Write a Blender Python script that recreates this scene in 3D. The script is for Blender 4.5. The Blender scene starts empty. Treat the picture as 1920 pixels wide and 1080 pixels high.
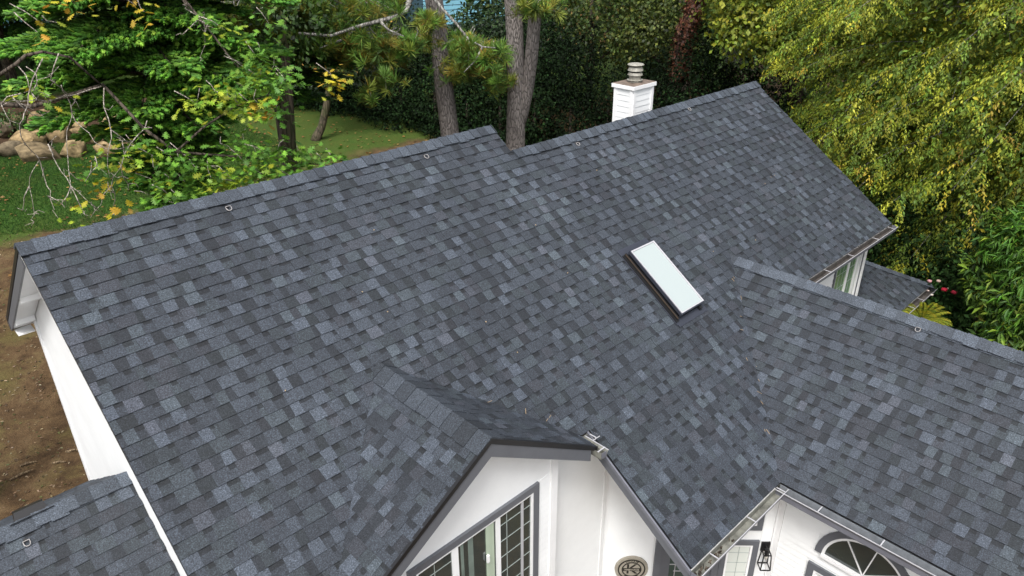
import bpy, math, random
import numpy as np
from mathutils import Vector, Matrix
random.seed(7); rng = np.random.default_rng(7)
scn = bpy.context.scene; COL = scn.collection

# ------------------------------------------------------------------ camera, sky, sun, exposure
FPX = 1378.0
YAW, PITCH, ROLL = 0.7640, 0.4738, -0.0070
CAM = np.array([-1.977, -8.121, 2.893])
def cam_axes():
    f = np.array([math.sin(YAW)*math.cos(PITCH), math.cos(YAW)*math.cos(PITCH), -math.sin(PITCH)])
    r = np.array([math.cos(YAW), -math.sin(YAW), 0.0]); u = np.cross(r, f)
    c, s = math.cos(ROLL), math.sin(ROLL)
    return c*r+s*u, -s*r+c*u, f
RIGHT, UP, FWD = cam_axes()
cd = bpy.data.cameras.new('camera'); cam = bpy.data.objects.new('camera', cd); COL.objects.link(cam)
cd.sensor_width = 36.0; cd.lens = FPX/1920*36; cd.clip_start = 0.05; cd.clip_end = 4000
M = Matrix(np.column_stack([RIGHT, UP, -FWD]).tolist()).to_4x4(); M.translation = Vector(CAM)
cam.matrix_world = M; scn.camera = cam

SUN_EL, SUN_AZ = math.radians(58), math.radians(235)      # azimuth from +Y towards +X
w = bpy.data.worlds.new('World'); scn.world = w; w.use_nodes = True
nt = w.node_tree; bg = nt.nodes['Background']
sky = nt.nodes.new('ShaderNodeTexSky'); sky.sky_type = 'NISHITA'; sky.sun_disc = False
sky.sun_elevation = SUN_EL; sky.sun_rotation = SUN_AZ; sky.air_density = 1.0; sky.dust_density = 4.0; sky.ozone_density = 1.0
hs = nt.nodes.new('ShaderNodeHueSaturation'); hs.inputs['Saturation'].default_value = 0.42
nt.links.new(sky.outputs[0], hs.inputs['Color']); nt.links.new(hs.outputs[0], bg.inputs['Color'])
bg.inputs['Strength'].default_value = 0.125
sl = bpy.data.lights.new('sun', 'SUN'); sun = bpy.data.objects.new('sun', sl); COL.objects.link(sun)
sl.energy = 1.4; sl.angle = math.radians(16); sl.color = (1.0, 0.988, 0.97)
sd = Vector((math.sin(SUN_AZ)*math.cos(SUN_EL), math.cos(SUN_AZ)*math.cos(SUN_EL), math.sin(SUN_EL)))
sun.rotation_euler = (-sd).to_track_quat('-Z', 'Y').to_euler(); sun.location = (0, 0, 40)
vs = scn.view_settings; vs.view_transform = 'Standard'; vs.look = 'None'; vs.exposure = 1.05; vs.gamma = 1.0; vs.use_curve_mapping = False
scn.cycles.max_bounces = 6; scn.cycles.transparent_max_bounces = 6
scn.cycles.use_denoising = True

def ray(px, py):
    d = RIGHT*((px-960)/FPX) + UP*((540-py)/FPX) + FWD
    return d
def at(px, py, hd):                       # the point seen at a photo position, hd metres away over the ground
    d = ray(px, py); return CAM + d*(hd/math.hypot(d[0], d[1]))
def proj(P):
    q = np.asarray(P, float)-CAM; z = q@FWD
    return np.stack([960+FPX*(q@RIGHT)/z, 540-FPX*(q@UP)/z], -1), z

# ------------------------------------------------------------------ helpers
def link(o, parent=None):
    COL.objects.link(o)
    if parent is not None: o.parent = parent
    return o
def tag(o, label=None, cat=None, group=None, kind=None):
    if label: o['label'] = label
    if cat: o['category'] = cat
    if group: o['group'] = group
    if kind: o['kind'] = kind
    return o
def empty(name, loc, label=None, cat=None, group=None):
    o = bpy.data.objects.new(name, None); link(o); o.location = loc; o.empty_display_size = 0.2
    return tag(o, label, cat, group)
def finish(me, mat, smooth=False):
    if mat is not None: me.materials.append(mat)
    if smooth: me.polygons.foreach_set('use_smooth', [True]*len(me.polygons))
    me.update()
def mesh(name, verts, faces, mat, parent=None, facecol=None, smooth=False):
    me = bpy.data.meshes.new(name); me.from_pydata([tuple(map(float, v)) for v in verts], [], faces)
    if facecol is not None:
        at_ = me.color_attributes.new('Col', 'FLOAT_COLOR', 'CORNER')
        arr = np.ones((len(me.loops), 4), np.float32)
        i = 0
        for p, c in zip(faces, facecol):
            arr[i:i+len(p), :3] = c; i += len(p)
        at_.data.foreach_set('color', arr.ravel())
    finish(me, mat, smooth)
    o = bpy.data.objects.new(name, me); link(o, parent)
    if parent is not None and parent.type == 'EMPTY': o.matrix_parent_inverse = Matrix.Translation(-Vector(parent.location))
    return o
def np_mesh(name, V, F, mat, parent=None, col=None, smooth=False):
    V = np.asarray(V, np.float32); F = np.asarray(F, np.int32); k = F.shape[1]
    me = bpy.data.meshes.new(name); me.vertices.add(len(V)); me.vertices.foreach_set('co', V.ravel())
    me.loops.add(F.size); me.loops.foreach_set('vertex_index', F.ravel())
    me.polygons.add(len(F)); me.polygons.foreach_set('loop_start', np.arange(0, F.size, k, dtype=np.int32))
    try: me.polygons.foreach_set('loop_total', np.full(len(F), k, np.int32))
    except Exception: pass
    if col is not None:
        a = me.color_attributes.new('Col', 'FLOAT_COLOR', 'POINT')
        c = np.ones((len(V), 4), np.float32); c[:, :3] = col; a.data.foreach_set('color', c.ravel())
    me.update(calc_edges=True); me.validate()
    finish(me, mat, smooth)
    o = bpy.data.objects.new(name, me); link(o, parent)
    if parent is not None and parent.type == 'EMPTY': o.matrix_parent_inverse = Matrix.Translation(-Vector(parent.location))
    return o
class MB:
    def __init__(s): s.v = []; s.f = []; s.c = []
    def poly(s, pts, faces, c=None):
        n = len(s.v); s.v += [tuple(p) for p in pts]; s.f += [tuple(i+n for i in f) for f in faces]; s.c += [c]*len(faces)
    def box(s, c0, c1, colr=None):
        x0, y0, z0 = c0; x1, y1, z1 = c1
        s.poly([(x0,y0,z0),(x1,y0,z0),(x1,y1,z0),(x0,y1,z0),(x0,y0,z1),(x1,y0,z1),(x1,y1,z1),(x0,y1,z1)],
               [(0,3,2,1),(4,5,6,7),(0,1,5,4),(1,2,6,5),(2,3,7,6),(3,0,4,7)], colr)
    def obox(s, o, a, b, c, colr=None):     # parallelepiped from corner o with edges a, b, c
        o, a, b, c = map(np.asarray, (o, a, b, c))
        if np.dot(np.cross(a, b), c) < 0: a, b = b, a
        P = [o, o+a, o+a+b, o+b]; P += [p+c for p in P]
        s.poly(P, [(0,3,2,1),(4,5,6,7),(0,1,5,4),(1,2,6,5),(2,3,7,6),(3,0,4,7)], colr)
    def bar(s, p0, p1, wd, ht, up=(0,0,1), colr=None):   # a straight bar, centred on p0-p1
        p0 = np.asarray(p0, float); p1 = np.asarray(p1, float); d = p1-p0; d /= np.linalg.norm(d)
        sx = np.cross(d, up); sx /= np.linalg.norm(sx); uz = np.cross(sx, d)
        s.obox(p0-sx*wd/2-uz*ht/2, p1-p0, sx*wd, uz*ht, colr)
    def tube(s, pts, rad, n=6, colr=None, cap=True):
        pts = [np.asarray(p, float) for p in pts]
        if not hasattr(rad, '__len__'): rad = [rad]*len(pts)
        base = len(s.v); prev = None
        for i, p in enumerate(pts):
            d = pts[min(i+1, len(pts)-1)]-pts[max(i-1, 0)]; d = d/(np.linalg.norm(d)+1e-9)
            if prev is None:
                a = np.cross(d, (0.31, 0.2, 0.93)); 
                if np.linalg.norm(a) < 1e-3: a = np.cross(d, (1, 0, 0))
            else: a = prev - d*np.dot(prev, d)
            a /= np.linalg.norm(a); prev = a; b = np.cross(d, a)
            for k in range(n):
                t = 2*math.pi*k/n; s.v.append(tuple(p+rad[i]*(a*math.cos(t)+b*math.sin(t))))
        for i in range(len(pts)-1):
            for k in range(n):
                q = base+i*n+k; q2 = base+i*n+(k+1) % n
                s.f.append((q, q2, q2+n, q+n)); s.c.append(colr)
        if cap:
            s.f.append(tuple(base+k for k in range(n))[::-1]); s.c.append(colr)
            e = base+(len(pts)-1)*n; s.f.append(tuple(e+k for k in range(n))); s.c.append(colr)
    def lathe(s, prof, c, n=20, colr=None):
        base = len(s.v)
        for r, z in prof:
            for k in range(n):
                t = 2*math.pi*k/n; s.v.append((c[0]+r*math.cos(t), c[1]+r*math.sin(t), c[2]+z))
        for i in range(len(prof)-1):
            for k in range(n):
                q = base+i*n+k; q2 = base+i*n+(k+1) % n; s.f.append((q, q2, q2+n, q+n)); s.c.append(colr)
        e = base+(len(prof)-1)*n; s.f.append(tuple(e+k for k in range(n))); s.c.append(colr)
    def build(s, name, mat, parent=None, smooth=False):
        fc = s.c if any(c is not None for c in s.c) else None
        if fc: fc = [c if c is not None else (.5, .5, .5) for c in fc]
        return mesh(name, s.v, s.f, mat, parent, fc, smooth)

# ------------------------------------------------------------------ materials
def newmat(name):
    m = bpy.data.materials.new(name); m.use_nodes = True
    return m, m.node_tree, m.node_tree.nodes['Principled BSDF']
def N(nt, t, **kw):
    n = nt.nodes.new(t)
    for k, v in kw.items():
        if k in n.inputs: n.inputs[k].default_value = v
        else: setattr(n, k, v)
    return n
def noise(nt, scale, detail=3, rough=0.6, vec=None):
    n = N(nt, 'ShaderNodeTexNoise'); n.inputs['Scale'].default_value = scale; n.inputs['Detail'].default_value = detail; n.inputs['Roughness'].default_value = rough
    if vec is not None: nt.links.new(vec, n.inputs['Vector'])
    return n
def pos(nt): return N(nt, 'ShaderNodeNewGeometry').outputs['Position']
def ramp(nt, fac, stops):
    r = N(nt, 'ShaderNodeValToRGB'); e = r.color_ramp.elements
    while len(e) < len(stops): e.new(0.5)
    for el, (p, c) in zip(e, stops):
        el.position = p; el.color = (c[0], c[1], c[2], 1) if hasattr(c, '__len__') else (c, c, c, 1)
    nt.links.new(fac, r.inputs[0]); return r.outputs[0]
def mix(nt, a, b, fac, mode='MIX'):
    m = N(nt, 'ShaderNodeMix', data_type='RGBA', blend_type=mode)
    for sock, v in ((m.inputs[6], a), (m.inputs[7], b), (m.inputs[0], fac)):
        if hasattr(v, 'is_linked'): nt.links.new(v, sock)
        elif hasattr(v, '__len__'): sock.default_value = (*v[:3], 1)
        else: sock.default_value = v
    return m.outputs[2]
def bump(nt, b, h, strength, dist):
    n = N(nt, 'ShaderNodeBump'); n.inputs['Strength'].default_value = strength; n.inputs['Distance'].default_value = dist
    nt.links.new(h, n.inputs['Height']); nt.links.new(n.outputs[0], b.inputs['Normal'])
def attr(nt):
    a = N(nt, 'ShaderNodeAttribute'); a.attribute_name = 'Col'; return a.outputs['Color']

def mat_shingle():
    m, nt, b = newmat('asphalt_shingle'); p = pos(nt); c = attr(nt)
    g = noise(nt, 85, 3, .8, p); g2 = noise(nt, 30, 3, .65, p); bigv = noise(nt, 0.9, 4, .6, p)
    gc = ramp(nt, g.outputs[0], [(.34, .28), (.46, .78), (.56, 1.18), (.67, 2.4)])
    c1 = mix(nt, c, gc, 1.0, 'MULTIPLY')
    g2c = ramp(nt, g2.outputs[0], [(.3, .84), (.7, 1.16)])
    c2 = mix(nt, c1, g2c, 1.0, 'MULTIPLY')
    bc = ramp(nt, bigv.outputs[0], [(.3, (.84, .84, .86)), (.7, (1.14, 1.14, 1.12))])
    c3 = mix(nt, c2, bc, 1.0, 'MULTIPLY')
    nt.links.new(c3, b.inputs['Base Color']); b.inputs['Roughness'].default_value = .78
    b.inputs['Specular IOR Level'].default_value = .45
    bump(nt, b, g.outputs[0], .5, .004); return m
def mat_paint(name, c, rough=.5, dirt=.08, spec=.4, scale=3.0):
    m, nt, b = newmat(name); p = pos(nt); n1 = noise(nt, scale, 5, .65, p); n2 = noise(nt, 60, 3, .6, p)
    d = tuple(x*(1-dirt*2.2) for x in c)
    col = mix(nt, d, c, ramp(nt, n1.outputs[0], [(.3, 0), (.62, 1)]))
    nt.links.new(col, b.inputs['Base Color']); b.inputs['Roughness'].default_value = rough; b.inputs['Specular IOR Level'].default_value = spec
    bump(nt, b, n2.outputs[0], .12, .002); return m
def mat_col(name, rough=.6, nscale=40, amt=.25, bumpd=.01, trans=0.0, spec=.4):
    m, nt, b = newmat(name); p = pos(nt); c = attr(nt); n1 = noise(nt, nscale, 3, .6, p)
    f = ramp(nt, n1.outputs[0], [(.3, 1-amt), (.7, 1+amt)])
    cc = mix(nt, c, f, 1.0, 'MULTIPLY'); nt.links.new(cc, b.inputs['Base Color'])
    b.inputs['Roughness'].default_value = rough; b.inputs['Specular IOR Level'].default_value = spec
    if bumpd: bump(nt, b, n1.outputs[0], .6, bumpd)
    if trans:
        t = N(nt, 'ShaderNodeBsdfTranslucent'); nt.links.new(cc, t.inputs['Color'])
        ms = N(nt, 'ShaderNodeMixShader'); ms.inputs[0].default_value = trans
        nt.links.new(b.outputs[0], ms.inputs[1]); nt.links.new(t.outputs[0], ms.inputs[2])
        nt.links.new(ms.outputs[0], nt.nodes['Material Output'].inputs['Surface'])
    return m
def mat_bark(name, c0, c1, scale=6, stretch=.18, moss=None):
    m, nt, b = newmat(name); p = pos(nt)
    mp = N(nt, 'ShaderNodeMapping'); mp.inputs['Scale'].default_value = (1, 1, stretch); nt.links.new(p, mp.inputs['Vector'])
    n1 = noise(nt, scale*2.2, 5, .7, mp.outputs[0]); v = N(nt, 'ShaderNodeTexVoronoi', feature='DISTANCE_TO_EDGE'); v.inputs['Scale'].default_value = scale*1.6
    nt.links.new(mp.outputs[0], v.inputs['Vector'])
    h = mix(nt, n1.outputs[0], ramp(nt, v.outputs[0], [(0, 0), (.18, 1)]), .55)
    col = ramp(nt, h, [(.25, c0), (.7, c1)])
    if moss: 
        n2 = noise(nt, 1.4, 4, .6, p); col = mix(nt, col, moss, ramp(nt, n2.outputs[0], [(.42, 0), (.58, .8)]))
    nt.links.new(col, b.inputs['Base Color']); b.inputs['Roughness'].default_value = .9; b.inputs['Specular IOR Level'].default_value = .2
    bump(nt, b, h, 1.0, .03); return m
def mat_glass(name, c, rough=.04, spec=.6):
    m, nt, b = newmat(name); b.inputs['Base Color'].default_value = (*c, 1); b.inputs['Roughness'].default_value = rough
    b.inputs['Specular IOR Level'].default_value = spec; b.inputs['Coat Weight'].default_value = .3; b.inputs['Coat Roughness'].default_value = .02; return m

SH = mat_shingle()
WHITE = mat_paint('white_painted_siding', (.83, .84, .83), .45, .035, scale=1.6)
WTRIM = mat_paint('white_trim_paint', (.82, .82, .81), .4, .03)
SLATE = mat_paint('slate_grey_paint', (.115, .121, .134), .45, .06)
DARK = mat_paint('dark_flashing', (.012, .012, .013), .4, .1)
NAVY = mat_paint('charcoal_metal', (.035, .039, .052), .35, .08)
GUT = mat_paint('weathered_gutter', (.21, .21, .18), .5, .28, scale=9)
LIP = mat_paint('gutter_lip_paint', (.44, .435, .45), .35, .05)
GUTF = mat_paint('gutter_face_paint', (.15, .153, .175), .4, .08); GUTD = mat_paint('leaf_stained_gutter', (.085, .075, .068), .6, .25, scale=9); GUTW = mat_paint('grey_gutter_lining', (.22, .235, .25), .45, .15, scale=9)
LEAD = mat_paint('galvanised_flue', (.33, .315, .265), .5, .2, scale=14)
RUST = mat_paint('rusty_chase_top', (.20, .15, .115), .7, .25, scale=8)
GLASS = mat_glass('window_glass', (.03, .04, .038), .03, .9); GGREEN = mat_glass('window_glass_green', (.13, .23, .11), .12)
MUNT = mat_paint('grey_muntin', (.33, .37, .35), .4, .05)
BLIND = mat_glass('window_blind', (.62, .65, .60), .3)
SKYG = mat_glass('skylight_glass', (.36, .405, .395), .05, .5)
RINGM = mat_paint('galvanised_ring', (.36, .34, .33), .35, .15, scale=20)
BLACKM = mat_paint('black_metal', (.012, .012, .013), .4, .1)
SIGNC = mat_paint('sign_stone', (.34, .31, .25), .7, .12, scale=12); SIGND = mat_paint('sign_ink', (.02, .018, .014), .6, .1)
LEAF = mat_col('leaf', .55, 18, .22, 0, .28, .35)
NEEDLE = mat_col('needle', .6, 30, .2, 0, .12, .3)
DLEAF = mat_col('glossy_leaf', .75, 18, .25, 0, .15, .08)
ROCKM = mat_col('sandstone', .9, 4, .6, .08, 0, .15)
TWIG = mat_bark('pale_twig', (.20, .17, .14), (.46, .41, .35), 14)
BARKS = mat_bark('dry_bark_strip', (.11, .075, .045), (.27, .20, .12), 14)
BARKP = mat_bark('pine_bark', (.085, .076, .069), (.225, .20, .183), 15, .22)
BARKD = mat_bark('dark_bark', (.025, .02, .016), (.10, .08, .062), 6)
BARKM = mat_bark('mossy_bark', (.03, .028, .018), (.11, .085, .06), 6, moss=(.045, .055, .018))
BARKG = mat_bark('grey_bark', (.10, .095, .085), (.30, .29, .26), 9)

# ------------------------------------------------------------------ terrain
G0 = -7.1
def sstep(t): t = np.clip(t, 0, 1); return t*t*(3-2*t)
def ground_z(x, y):
    x = np.asarray(x, float); y = np.asarray(y, float)
    z = G0 + 1.5*sstep((y-7)/15)
    z = z + 1.7*sstep((y-26.5-0.15*(x-4))/5.5)*(1-sstep((x-9.5)/5))      # bank held by the boulders
    z = z + 2.2*sstep((np.hypot(x, y-5)-36)/60)
    z = z + .06*np.sin(x*.7+1)*np.cos(y*.55) + .03*np.sin(x*1.9)*np.sin(y*1.7+2)
    return z
def at_ground(px, py):
    d = ray(px, py); t0, t = 3.0, 3.0
    while t < 400:
        p = CAM+d*t
        if p[2] < ground_z(p[0], p[1]): break
        t += .1
    p = CAM+d*t; return np.array([p[0], p[1], float(ground_z(p[0], p[1]))])
def axis(a, b, step, far):
    m = np.arange(a, b+step*.5, step); o = [12, 30, 70, 160, 400, 1000]
    return np.concatenate([[a-v for v in o[::-1]], m, [b+v for v in o]])
def mat_ground():
    m, nt, b = newmat('lawn_and_soil'); p = pos(nt)
    sp = N(nt, 'ShaderNodeSeparateXYZ'); nt.links.new(p, sp.inputs[0])
    fine = noise(nt, 28, 4, .7, p); mid = noise(nt, 2.2, 5, .65, p); big = noise(nt, .35, 4, .6, p)
    grass = ramp(nt, fine.outputs[0], [(.25, (.012, .032, .005)), (.5, (.035, .085, .013)), (.75, (.08, .15, .026))])
    dry = ramp(nt, fine.outputs[0], [(.25, (.026, .044, .008)), (.7, (.088, .112, .022))])
    gmix = mix(nt, grass, dry, ramp(nt, big.outputs[0], [(.45, 0), (.66, .85)]))
    # the lawn under the pines is thin and yellow: x beyond about 9
    xr = N(nt, 'ShaderNodeMapRange'); xr.inputs['From Min'].default_value = 7; xr.inputs['From Max'].default_value = 11; nt.links.new(sp.outputs[0], xr.inputs[0])
    gmix = mix(nt, gmix, mix(nt, grass, dry, ramp(nt, mid.outputs[0], [(.3, .25), (.65, 1)])), xr.outputs[0])
    soil = ramp(nt, mid.outputs[0], [(.3, (.042, .025, .013)), (.5, (.092, .057, .028)), (.72, (.14, .095, .05))])
    sg = mix(nt, soil, (.095, .082, .026), ramp(nt, noise(nt, 1.1, 4, .6, p).outputs[0], [(.52, 0), (.68, .65)]))
    sg = mix(nt, sg, ramp(nt, noise(nt, 45, 3, .7, p).outputs[0], [(.3, .55), (.7, 1.4)]), 1.0, 'MULTIPLY')
    yn = N(nt, 'ShaderNodeMath', operation='MULTIPLY_ADD'); nt.links.new(noise(nt, .8, 4, .6, p).outputs[0], yn.inputs[0]); yn.inputs[1].default_value = 2.6; nt.links.new(sp.outputs[1], yn.inputs[2])
    # y + noise  -> soil near the house, lawn beyond
    f = N(nt, 'ShaderNodeMapRange'); f.inputs['From Min'].default_value = 18.2; f.inputs['From Max'].default_value = 18.9; nt.links.new(yn.outputs[0], f.inputs[0])
    # mulch on the boulder bank: a band in y, left of x = 10
    bk = N(nt, 'ShaderNodeMath', operation='MULTIPLY_ADD'); nt.links.new(sp.outputs[0], bk.inputs[0]); bk.inputs[1].default_value = -.15; nt.links.new(sp.outputs[1], bk.inputs[2])
    m0 = N(nt, 'ShaderNodeMapRange'); m0.inputs['From Min'].default_value = 25.6; m0.inputs['From Max'].default_value = 25.9; nt.links.new(bk.outputs[0], m0.inputs[0])
    m1 = N(nt, 'ShaderNodeMapRange'); m1.inputs['From Min'].default_value = 29.2; m1.inputs['From Max'].default_value = 29.7; m1.inputs['To Min'].default_value = 1; m1.inputs['To Max'].default_value = 0; nt.links.new(bk.outputs[0], m1.inputs[0])
    m2 = N(nt, 'ShaderNodeMapRange'); m2.inputs['From Min'].default_value = 10; m2.inputs['From Max'].default_value = 11; m2.inputs['To Min'].default_value = 1; m2.inputs['To Max'].default_value = 0; nt.links.new(sp.outputs[0], m2.inputs[0])
    ma = N(nt, 'ShaderNodeMath', operation='MULTIPLY'); nt.links.new(m0.outputs[0], ma.inputs[0]); nt.links.new(m1.outputs[0], ma.inputs[1]); mb_ = N(nt, 'ShaderNodeMath', operation='MULTIPLY'); nt.links.new(ma.outputs[0], mb_.inputs[0]); nt.links.new(m2.outputs[0], mb_.inputs[1])
    col = mix(nt, sg, gmix, f.outputs[0])
    col = mix(nt, col, ramp(nt, fine.outputs[0], [(.3, (.03, .018, .011)), (.7, (.095, .06, .036))]), mb_.outputs[0])
    nt.links.new(col, b.inputs['Base Color']); b.inputs['Roughness'].default_value = .95; b.inputs['Specular IOR Level'].default_value = .15
    bump(nt, b, mix(nt, fine.outputs[0], mid.outputs[0], .5), .9, .06); return m
GM = mat_ground()
xs, ys = axis(-30, 50, .5, 0), axis(-24, 60, .5, 0)
X, Y = np.meshgrid(xs, ys); V = np.stack([X.ravel(), Y.ravel(), ground_z(X, Y).ravel()], -1)
nx, ny = len(xs), len(ys); i = (np.arange(ny-1)[:, None]*nx+np.arange(nx-1)[None]).ravel()
tag(np_mesh('ground', V, np.stack([i, i+1, i+nx+1, i+nx], -1), GM, smooth=True), kind='structure')

# ------------------------------------------------------------------ the house
S = .6806; X0, X1, X2 = -.908, 5.391, 12.41; D2, D3, D4 = .4457, 3.694, 5.283
XB, XV, XR, D6 = 3.465, 5.445, 7.819, 2.909
GX, GZ, S2, GYF = 1.655, -1.50, .63, -4.03; GD = -GZ/S           # front gable: ridge x, ridge height, pitch, front edge
XW, WX = -.64, 5.76                                              # left gable wall, wing wall
LY, LZ = -.35, -2.80                                             # garage ridge
house = empty('house', (4, 0, G0), 'white sided house with blue grey charcoal shingle roofs, seen from above', 'house')
EXPO = .1429
def clip(poly, hp):
    for a, b, c in hp:
        out = []; n = len(poly)
        for i in range(n):
            p, q = poly[i], poly[(i+1) % n]; dp = a*p[0]+b*p[1]-c; dq = a*q[0]+b*q[1]-c
            if dp <= 1e-9: out.append(p)
            if (dp < -1e-9 and dq > 1e-9) or (dp > 1e-9 and dq < -1e-9):
                t = dp/(dp-dq); out.append((p[0]+t*(q[0]-p[0]), p[1]+t*(q[1]-p[1])))
        poly = out
        if len(poly) < 3: return None
    ar = sum(poly[i][0]*poly[(i+1) % len(poly)][1]-poly[(i+1) % len(poly)][0]*poly[i][1] for i in range(len(poly)))/2
    return poly if abs(ar) > 2e-5 else None
class Plane:
    def __init__(s, O, U, V):
        s.O, s.U, s.V = (np.asarray(a, float) for a in (O, U, V)); s.U /= np.linalg.norm(s.U); s.V /= np.linalg.norm(s.V)
        s.N = np.cross(s.U, s.V)
        if s.N[2] < -1e-6: s.N = -s.N
    def p(s, u, v, h=0.0): return s.O+s.U*u+s.V*v+s.N*h
def slab_piece(mb, pl, poly, hfun, col, base=0.0):
    n = len(poly); top = [pl.p(u, v, hfun(u, v)) for u, v in poly]; bot = [pl.p(u, v, base) for u, v in poly]
    ccw = sum(poly[i][0]*poly[(i+1) % n][1]-poly[(i+1) % n][0]*poly[i][1] for i in range(n)) > 0
    flip = (np.dot(np.cross(pl.U, pl.V), pl.N) > 0) == ccw
    f = [tuple(range(n)) if flip else tuple(range(n))[::-1]]
    for i in range(n):
        j = (i+1) % n; f.append((i, n+i, n+j, j) if flip else (j, n+j, n+i, i))
    mb.poly(top+bot, f, col)
pieces = []      # (projected area, [(plane, poly, h0, h1, v0, col)])
def tone(tooth):                      # a laminated shingle: raised teeth and the gaps between them
    r = random.random(); mid = random.choice([.036, .040, .043, .046, .049, .053, .058])*random.uniform(.95, 1.05)
    if tooth: k, t, wd = ('L', random.uniform(.070, .090), random.uniform(.10, .165)) if r < .22 else ('M', mid, random.uniform(.085, .20))
    else: k, t, wd = ('D', random.uniform(.020, .029), random.uniform(.065, .15)) if r < .32 else ('M', mid*.93, random.uniform(.06, .15))
    hue = random.random(); t *= .85 if k != 'L' else .80
    c = (t*.83, t*1.0, t*1.26) if hue < .66 else (t*.82, t*1.02, t*1.21) if hue < .88 else (t*.88, t*.99, t*1.23)
    return k, c, wd
def shingles(pl, regions, ur, vr, visible=True):
    k = 0; v = vr[0]
    while v < vr[1]-1e-6:
        u = ur[0]-random.uniform(0, .3); k0 = 0.; tooth = random.random() < .5
        while u < ur[1]:
            tooth = not tooth; kd, c, wd = tone(tooth); u1 = min(u+wd, ur[1]+.01); k1 = random.uniform(-.012, .012); rect = [(u, v), (u1, v), (u1+k1, v+EXPO), (u+k0, v+EXPO)]
            raised = tooth
            h0, h1 = (.0150, .0045) if raised else (.0095, .0012)
            h0 += random.uniform(-.0015, .0025)
            subs = [(rect, c)]
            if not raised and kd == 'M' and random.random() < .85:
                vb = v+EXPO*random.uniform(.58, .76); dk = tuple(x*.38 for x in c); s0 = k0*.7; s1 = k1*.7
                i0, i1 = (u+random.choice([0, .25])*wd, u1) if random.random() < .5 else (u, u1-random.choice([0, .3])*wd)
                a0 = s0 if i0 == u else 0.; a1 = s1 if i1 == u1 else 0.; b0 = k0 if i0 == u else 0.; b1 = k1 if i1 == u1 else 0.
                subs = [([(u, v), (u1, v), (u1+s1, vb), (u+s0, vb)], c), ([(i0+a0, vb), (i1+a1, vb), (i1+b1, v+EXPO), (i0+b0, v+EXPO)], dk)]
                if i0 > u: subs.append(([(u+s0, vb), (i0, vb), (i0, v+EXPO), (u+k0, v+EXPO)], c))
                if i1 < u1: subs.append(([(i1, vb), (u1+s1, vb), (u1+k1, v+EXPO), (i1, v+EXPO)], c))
            got = []
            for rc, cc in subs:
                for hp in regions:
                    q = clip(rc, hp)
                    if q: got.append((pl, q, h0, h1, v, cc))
            if got:
                area = 0
                if visible:
                    c3 = pl.p((u+u1)/2, v+EXPO/2); xy, z = proj(c3)
                    full = len(got) == len(subs) and 0 < xy[0] < 1920 and 0 < xy[1] < 1080
                    if full and (CAM-c3)@pl.N > 0:
                        q4, _ = proj(np.array([pl.p(*r) for r in rect])); 
                        area = abs(sum(q4[i][0]*q4[(i+1) % 4][1]-q4[(i+1) % 4][0]*q4[i][1] for i in range(4)))/2
                pieces.append((area, got))
            u = u1; k0 = k1
        v += EXPO; k += 1
L = math.sqrt(1+S*S); L2 = math.sqrt(1+S2*S2)
# main front slope, in (x, distance down from the upper ridge along the slope, counted upwards from the low eave)
main = Plane((0, -D4, -S*D4), (1, 0, 0), (0, 1, S))
def m_hp(x0, x1, tmin, lims):      # region in plan terms: x in [x0,x1], t>=tmin, and for each (a, c): t <= c + a*x
    hp = [(-1, 0, -x0), (1, 0, x1), (0, 1, (D4-tmin)*L)]
    for a, c in lims: hp.append((-a*L, -1, (c-D4)*L))
    return hp
# t = D4 - v/L <= c + a x   ->  -v/L - a x <= c - D4  ->  -a L x - v <= (c-D4) L
r_ = S2/S
regs = [m_hp(X0, GX, 0, [(0, D4), (-r_, GD+r_*GX)]),
        m_hp(GX, XB, 0, [(r_, GD-r_*GX), (0, 3.74)]),
        m_hp(XB, X1, 0, [(0, D4), (-1, D6+XR)]),
        m_hp(X1, XR, D2, [(0, D4), (-1, D6+XR)]),
        m_hp(XR, X2, D2, [(0, D3), (1, D6-XR)])]
shingles(main, regs, (X0, X2), (0, D4*L))
# front gable, both slopes
gl = Plane((GX, 0, GZ), (0, 1, 0), (1, 0, S2)); gr = Plane((GX, 0, GZ), (0, 1, 0), (-1, 0, S2))
# left: x = GX + v/L2 (v<=0); valley: y <= -(GD + r_*(GX-x)) = -GD + r_*v/L2 ; right mirrored
for pl, low in ((gl, 2.6), (gr, 1.62)):
    shingles(pl, [[(-1, 0, -GYF), (1, -r_/L2, -GD), (0, 1, 0), (0, -1, low*L2)]], (GYF, -GD+.3), (-math.ceil(low*L2/EXPO)*EXPO, 0))
# wing, both slopes (ridge along y)
wl = Plane((XR, 0, -S*D6), (0, 1, 0), (1, 0, S)); wr = Plane((XR, 0, -S*D6), (0, 1, 0), (-1, 0, S))
for pl, vis in ((wl, True), (wr, False)):
    shingles(pl, [[(-1, 0, 11.0), (1, -1/L, -D6), (0, 1, 0), (0, -1, (XR-XV)*L)]], (-11, -D6+.2), (-round((XR-XV)*L/EXPO)*EXPO-.02, 0), vis)
# back slopes behind the two ridges
b1 = Plane((0, 0, 0), (1, 0, 0), (0, -1, S)); b2 = Plane((0, -D2, -S*D2), (1, 0, 0), (0, -1, S))
shingles(b1, [[(-1, 0, -X0), (1, 0, X1), (0, 1, 0), (0, -1, 2.86*L)]], (X0, X1), (-24*EXPO, 0), False)
shingles(b2, [[(-1, 0, -X1), (1, 0, X2), (0, 1, 0), (0, -1, 2.9*L)]], (X1, X2), (-24*EXPO, 0), False)
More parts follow.
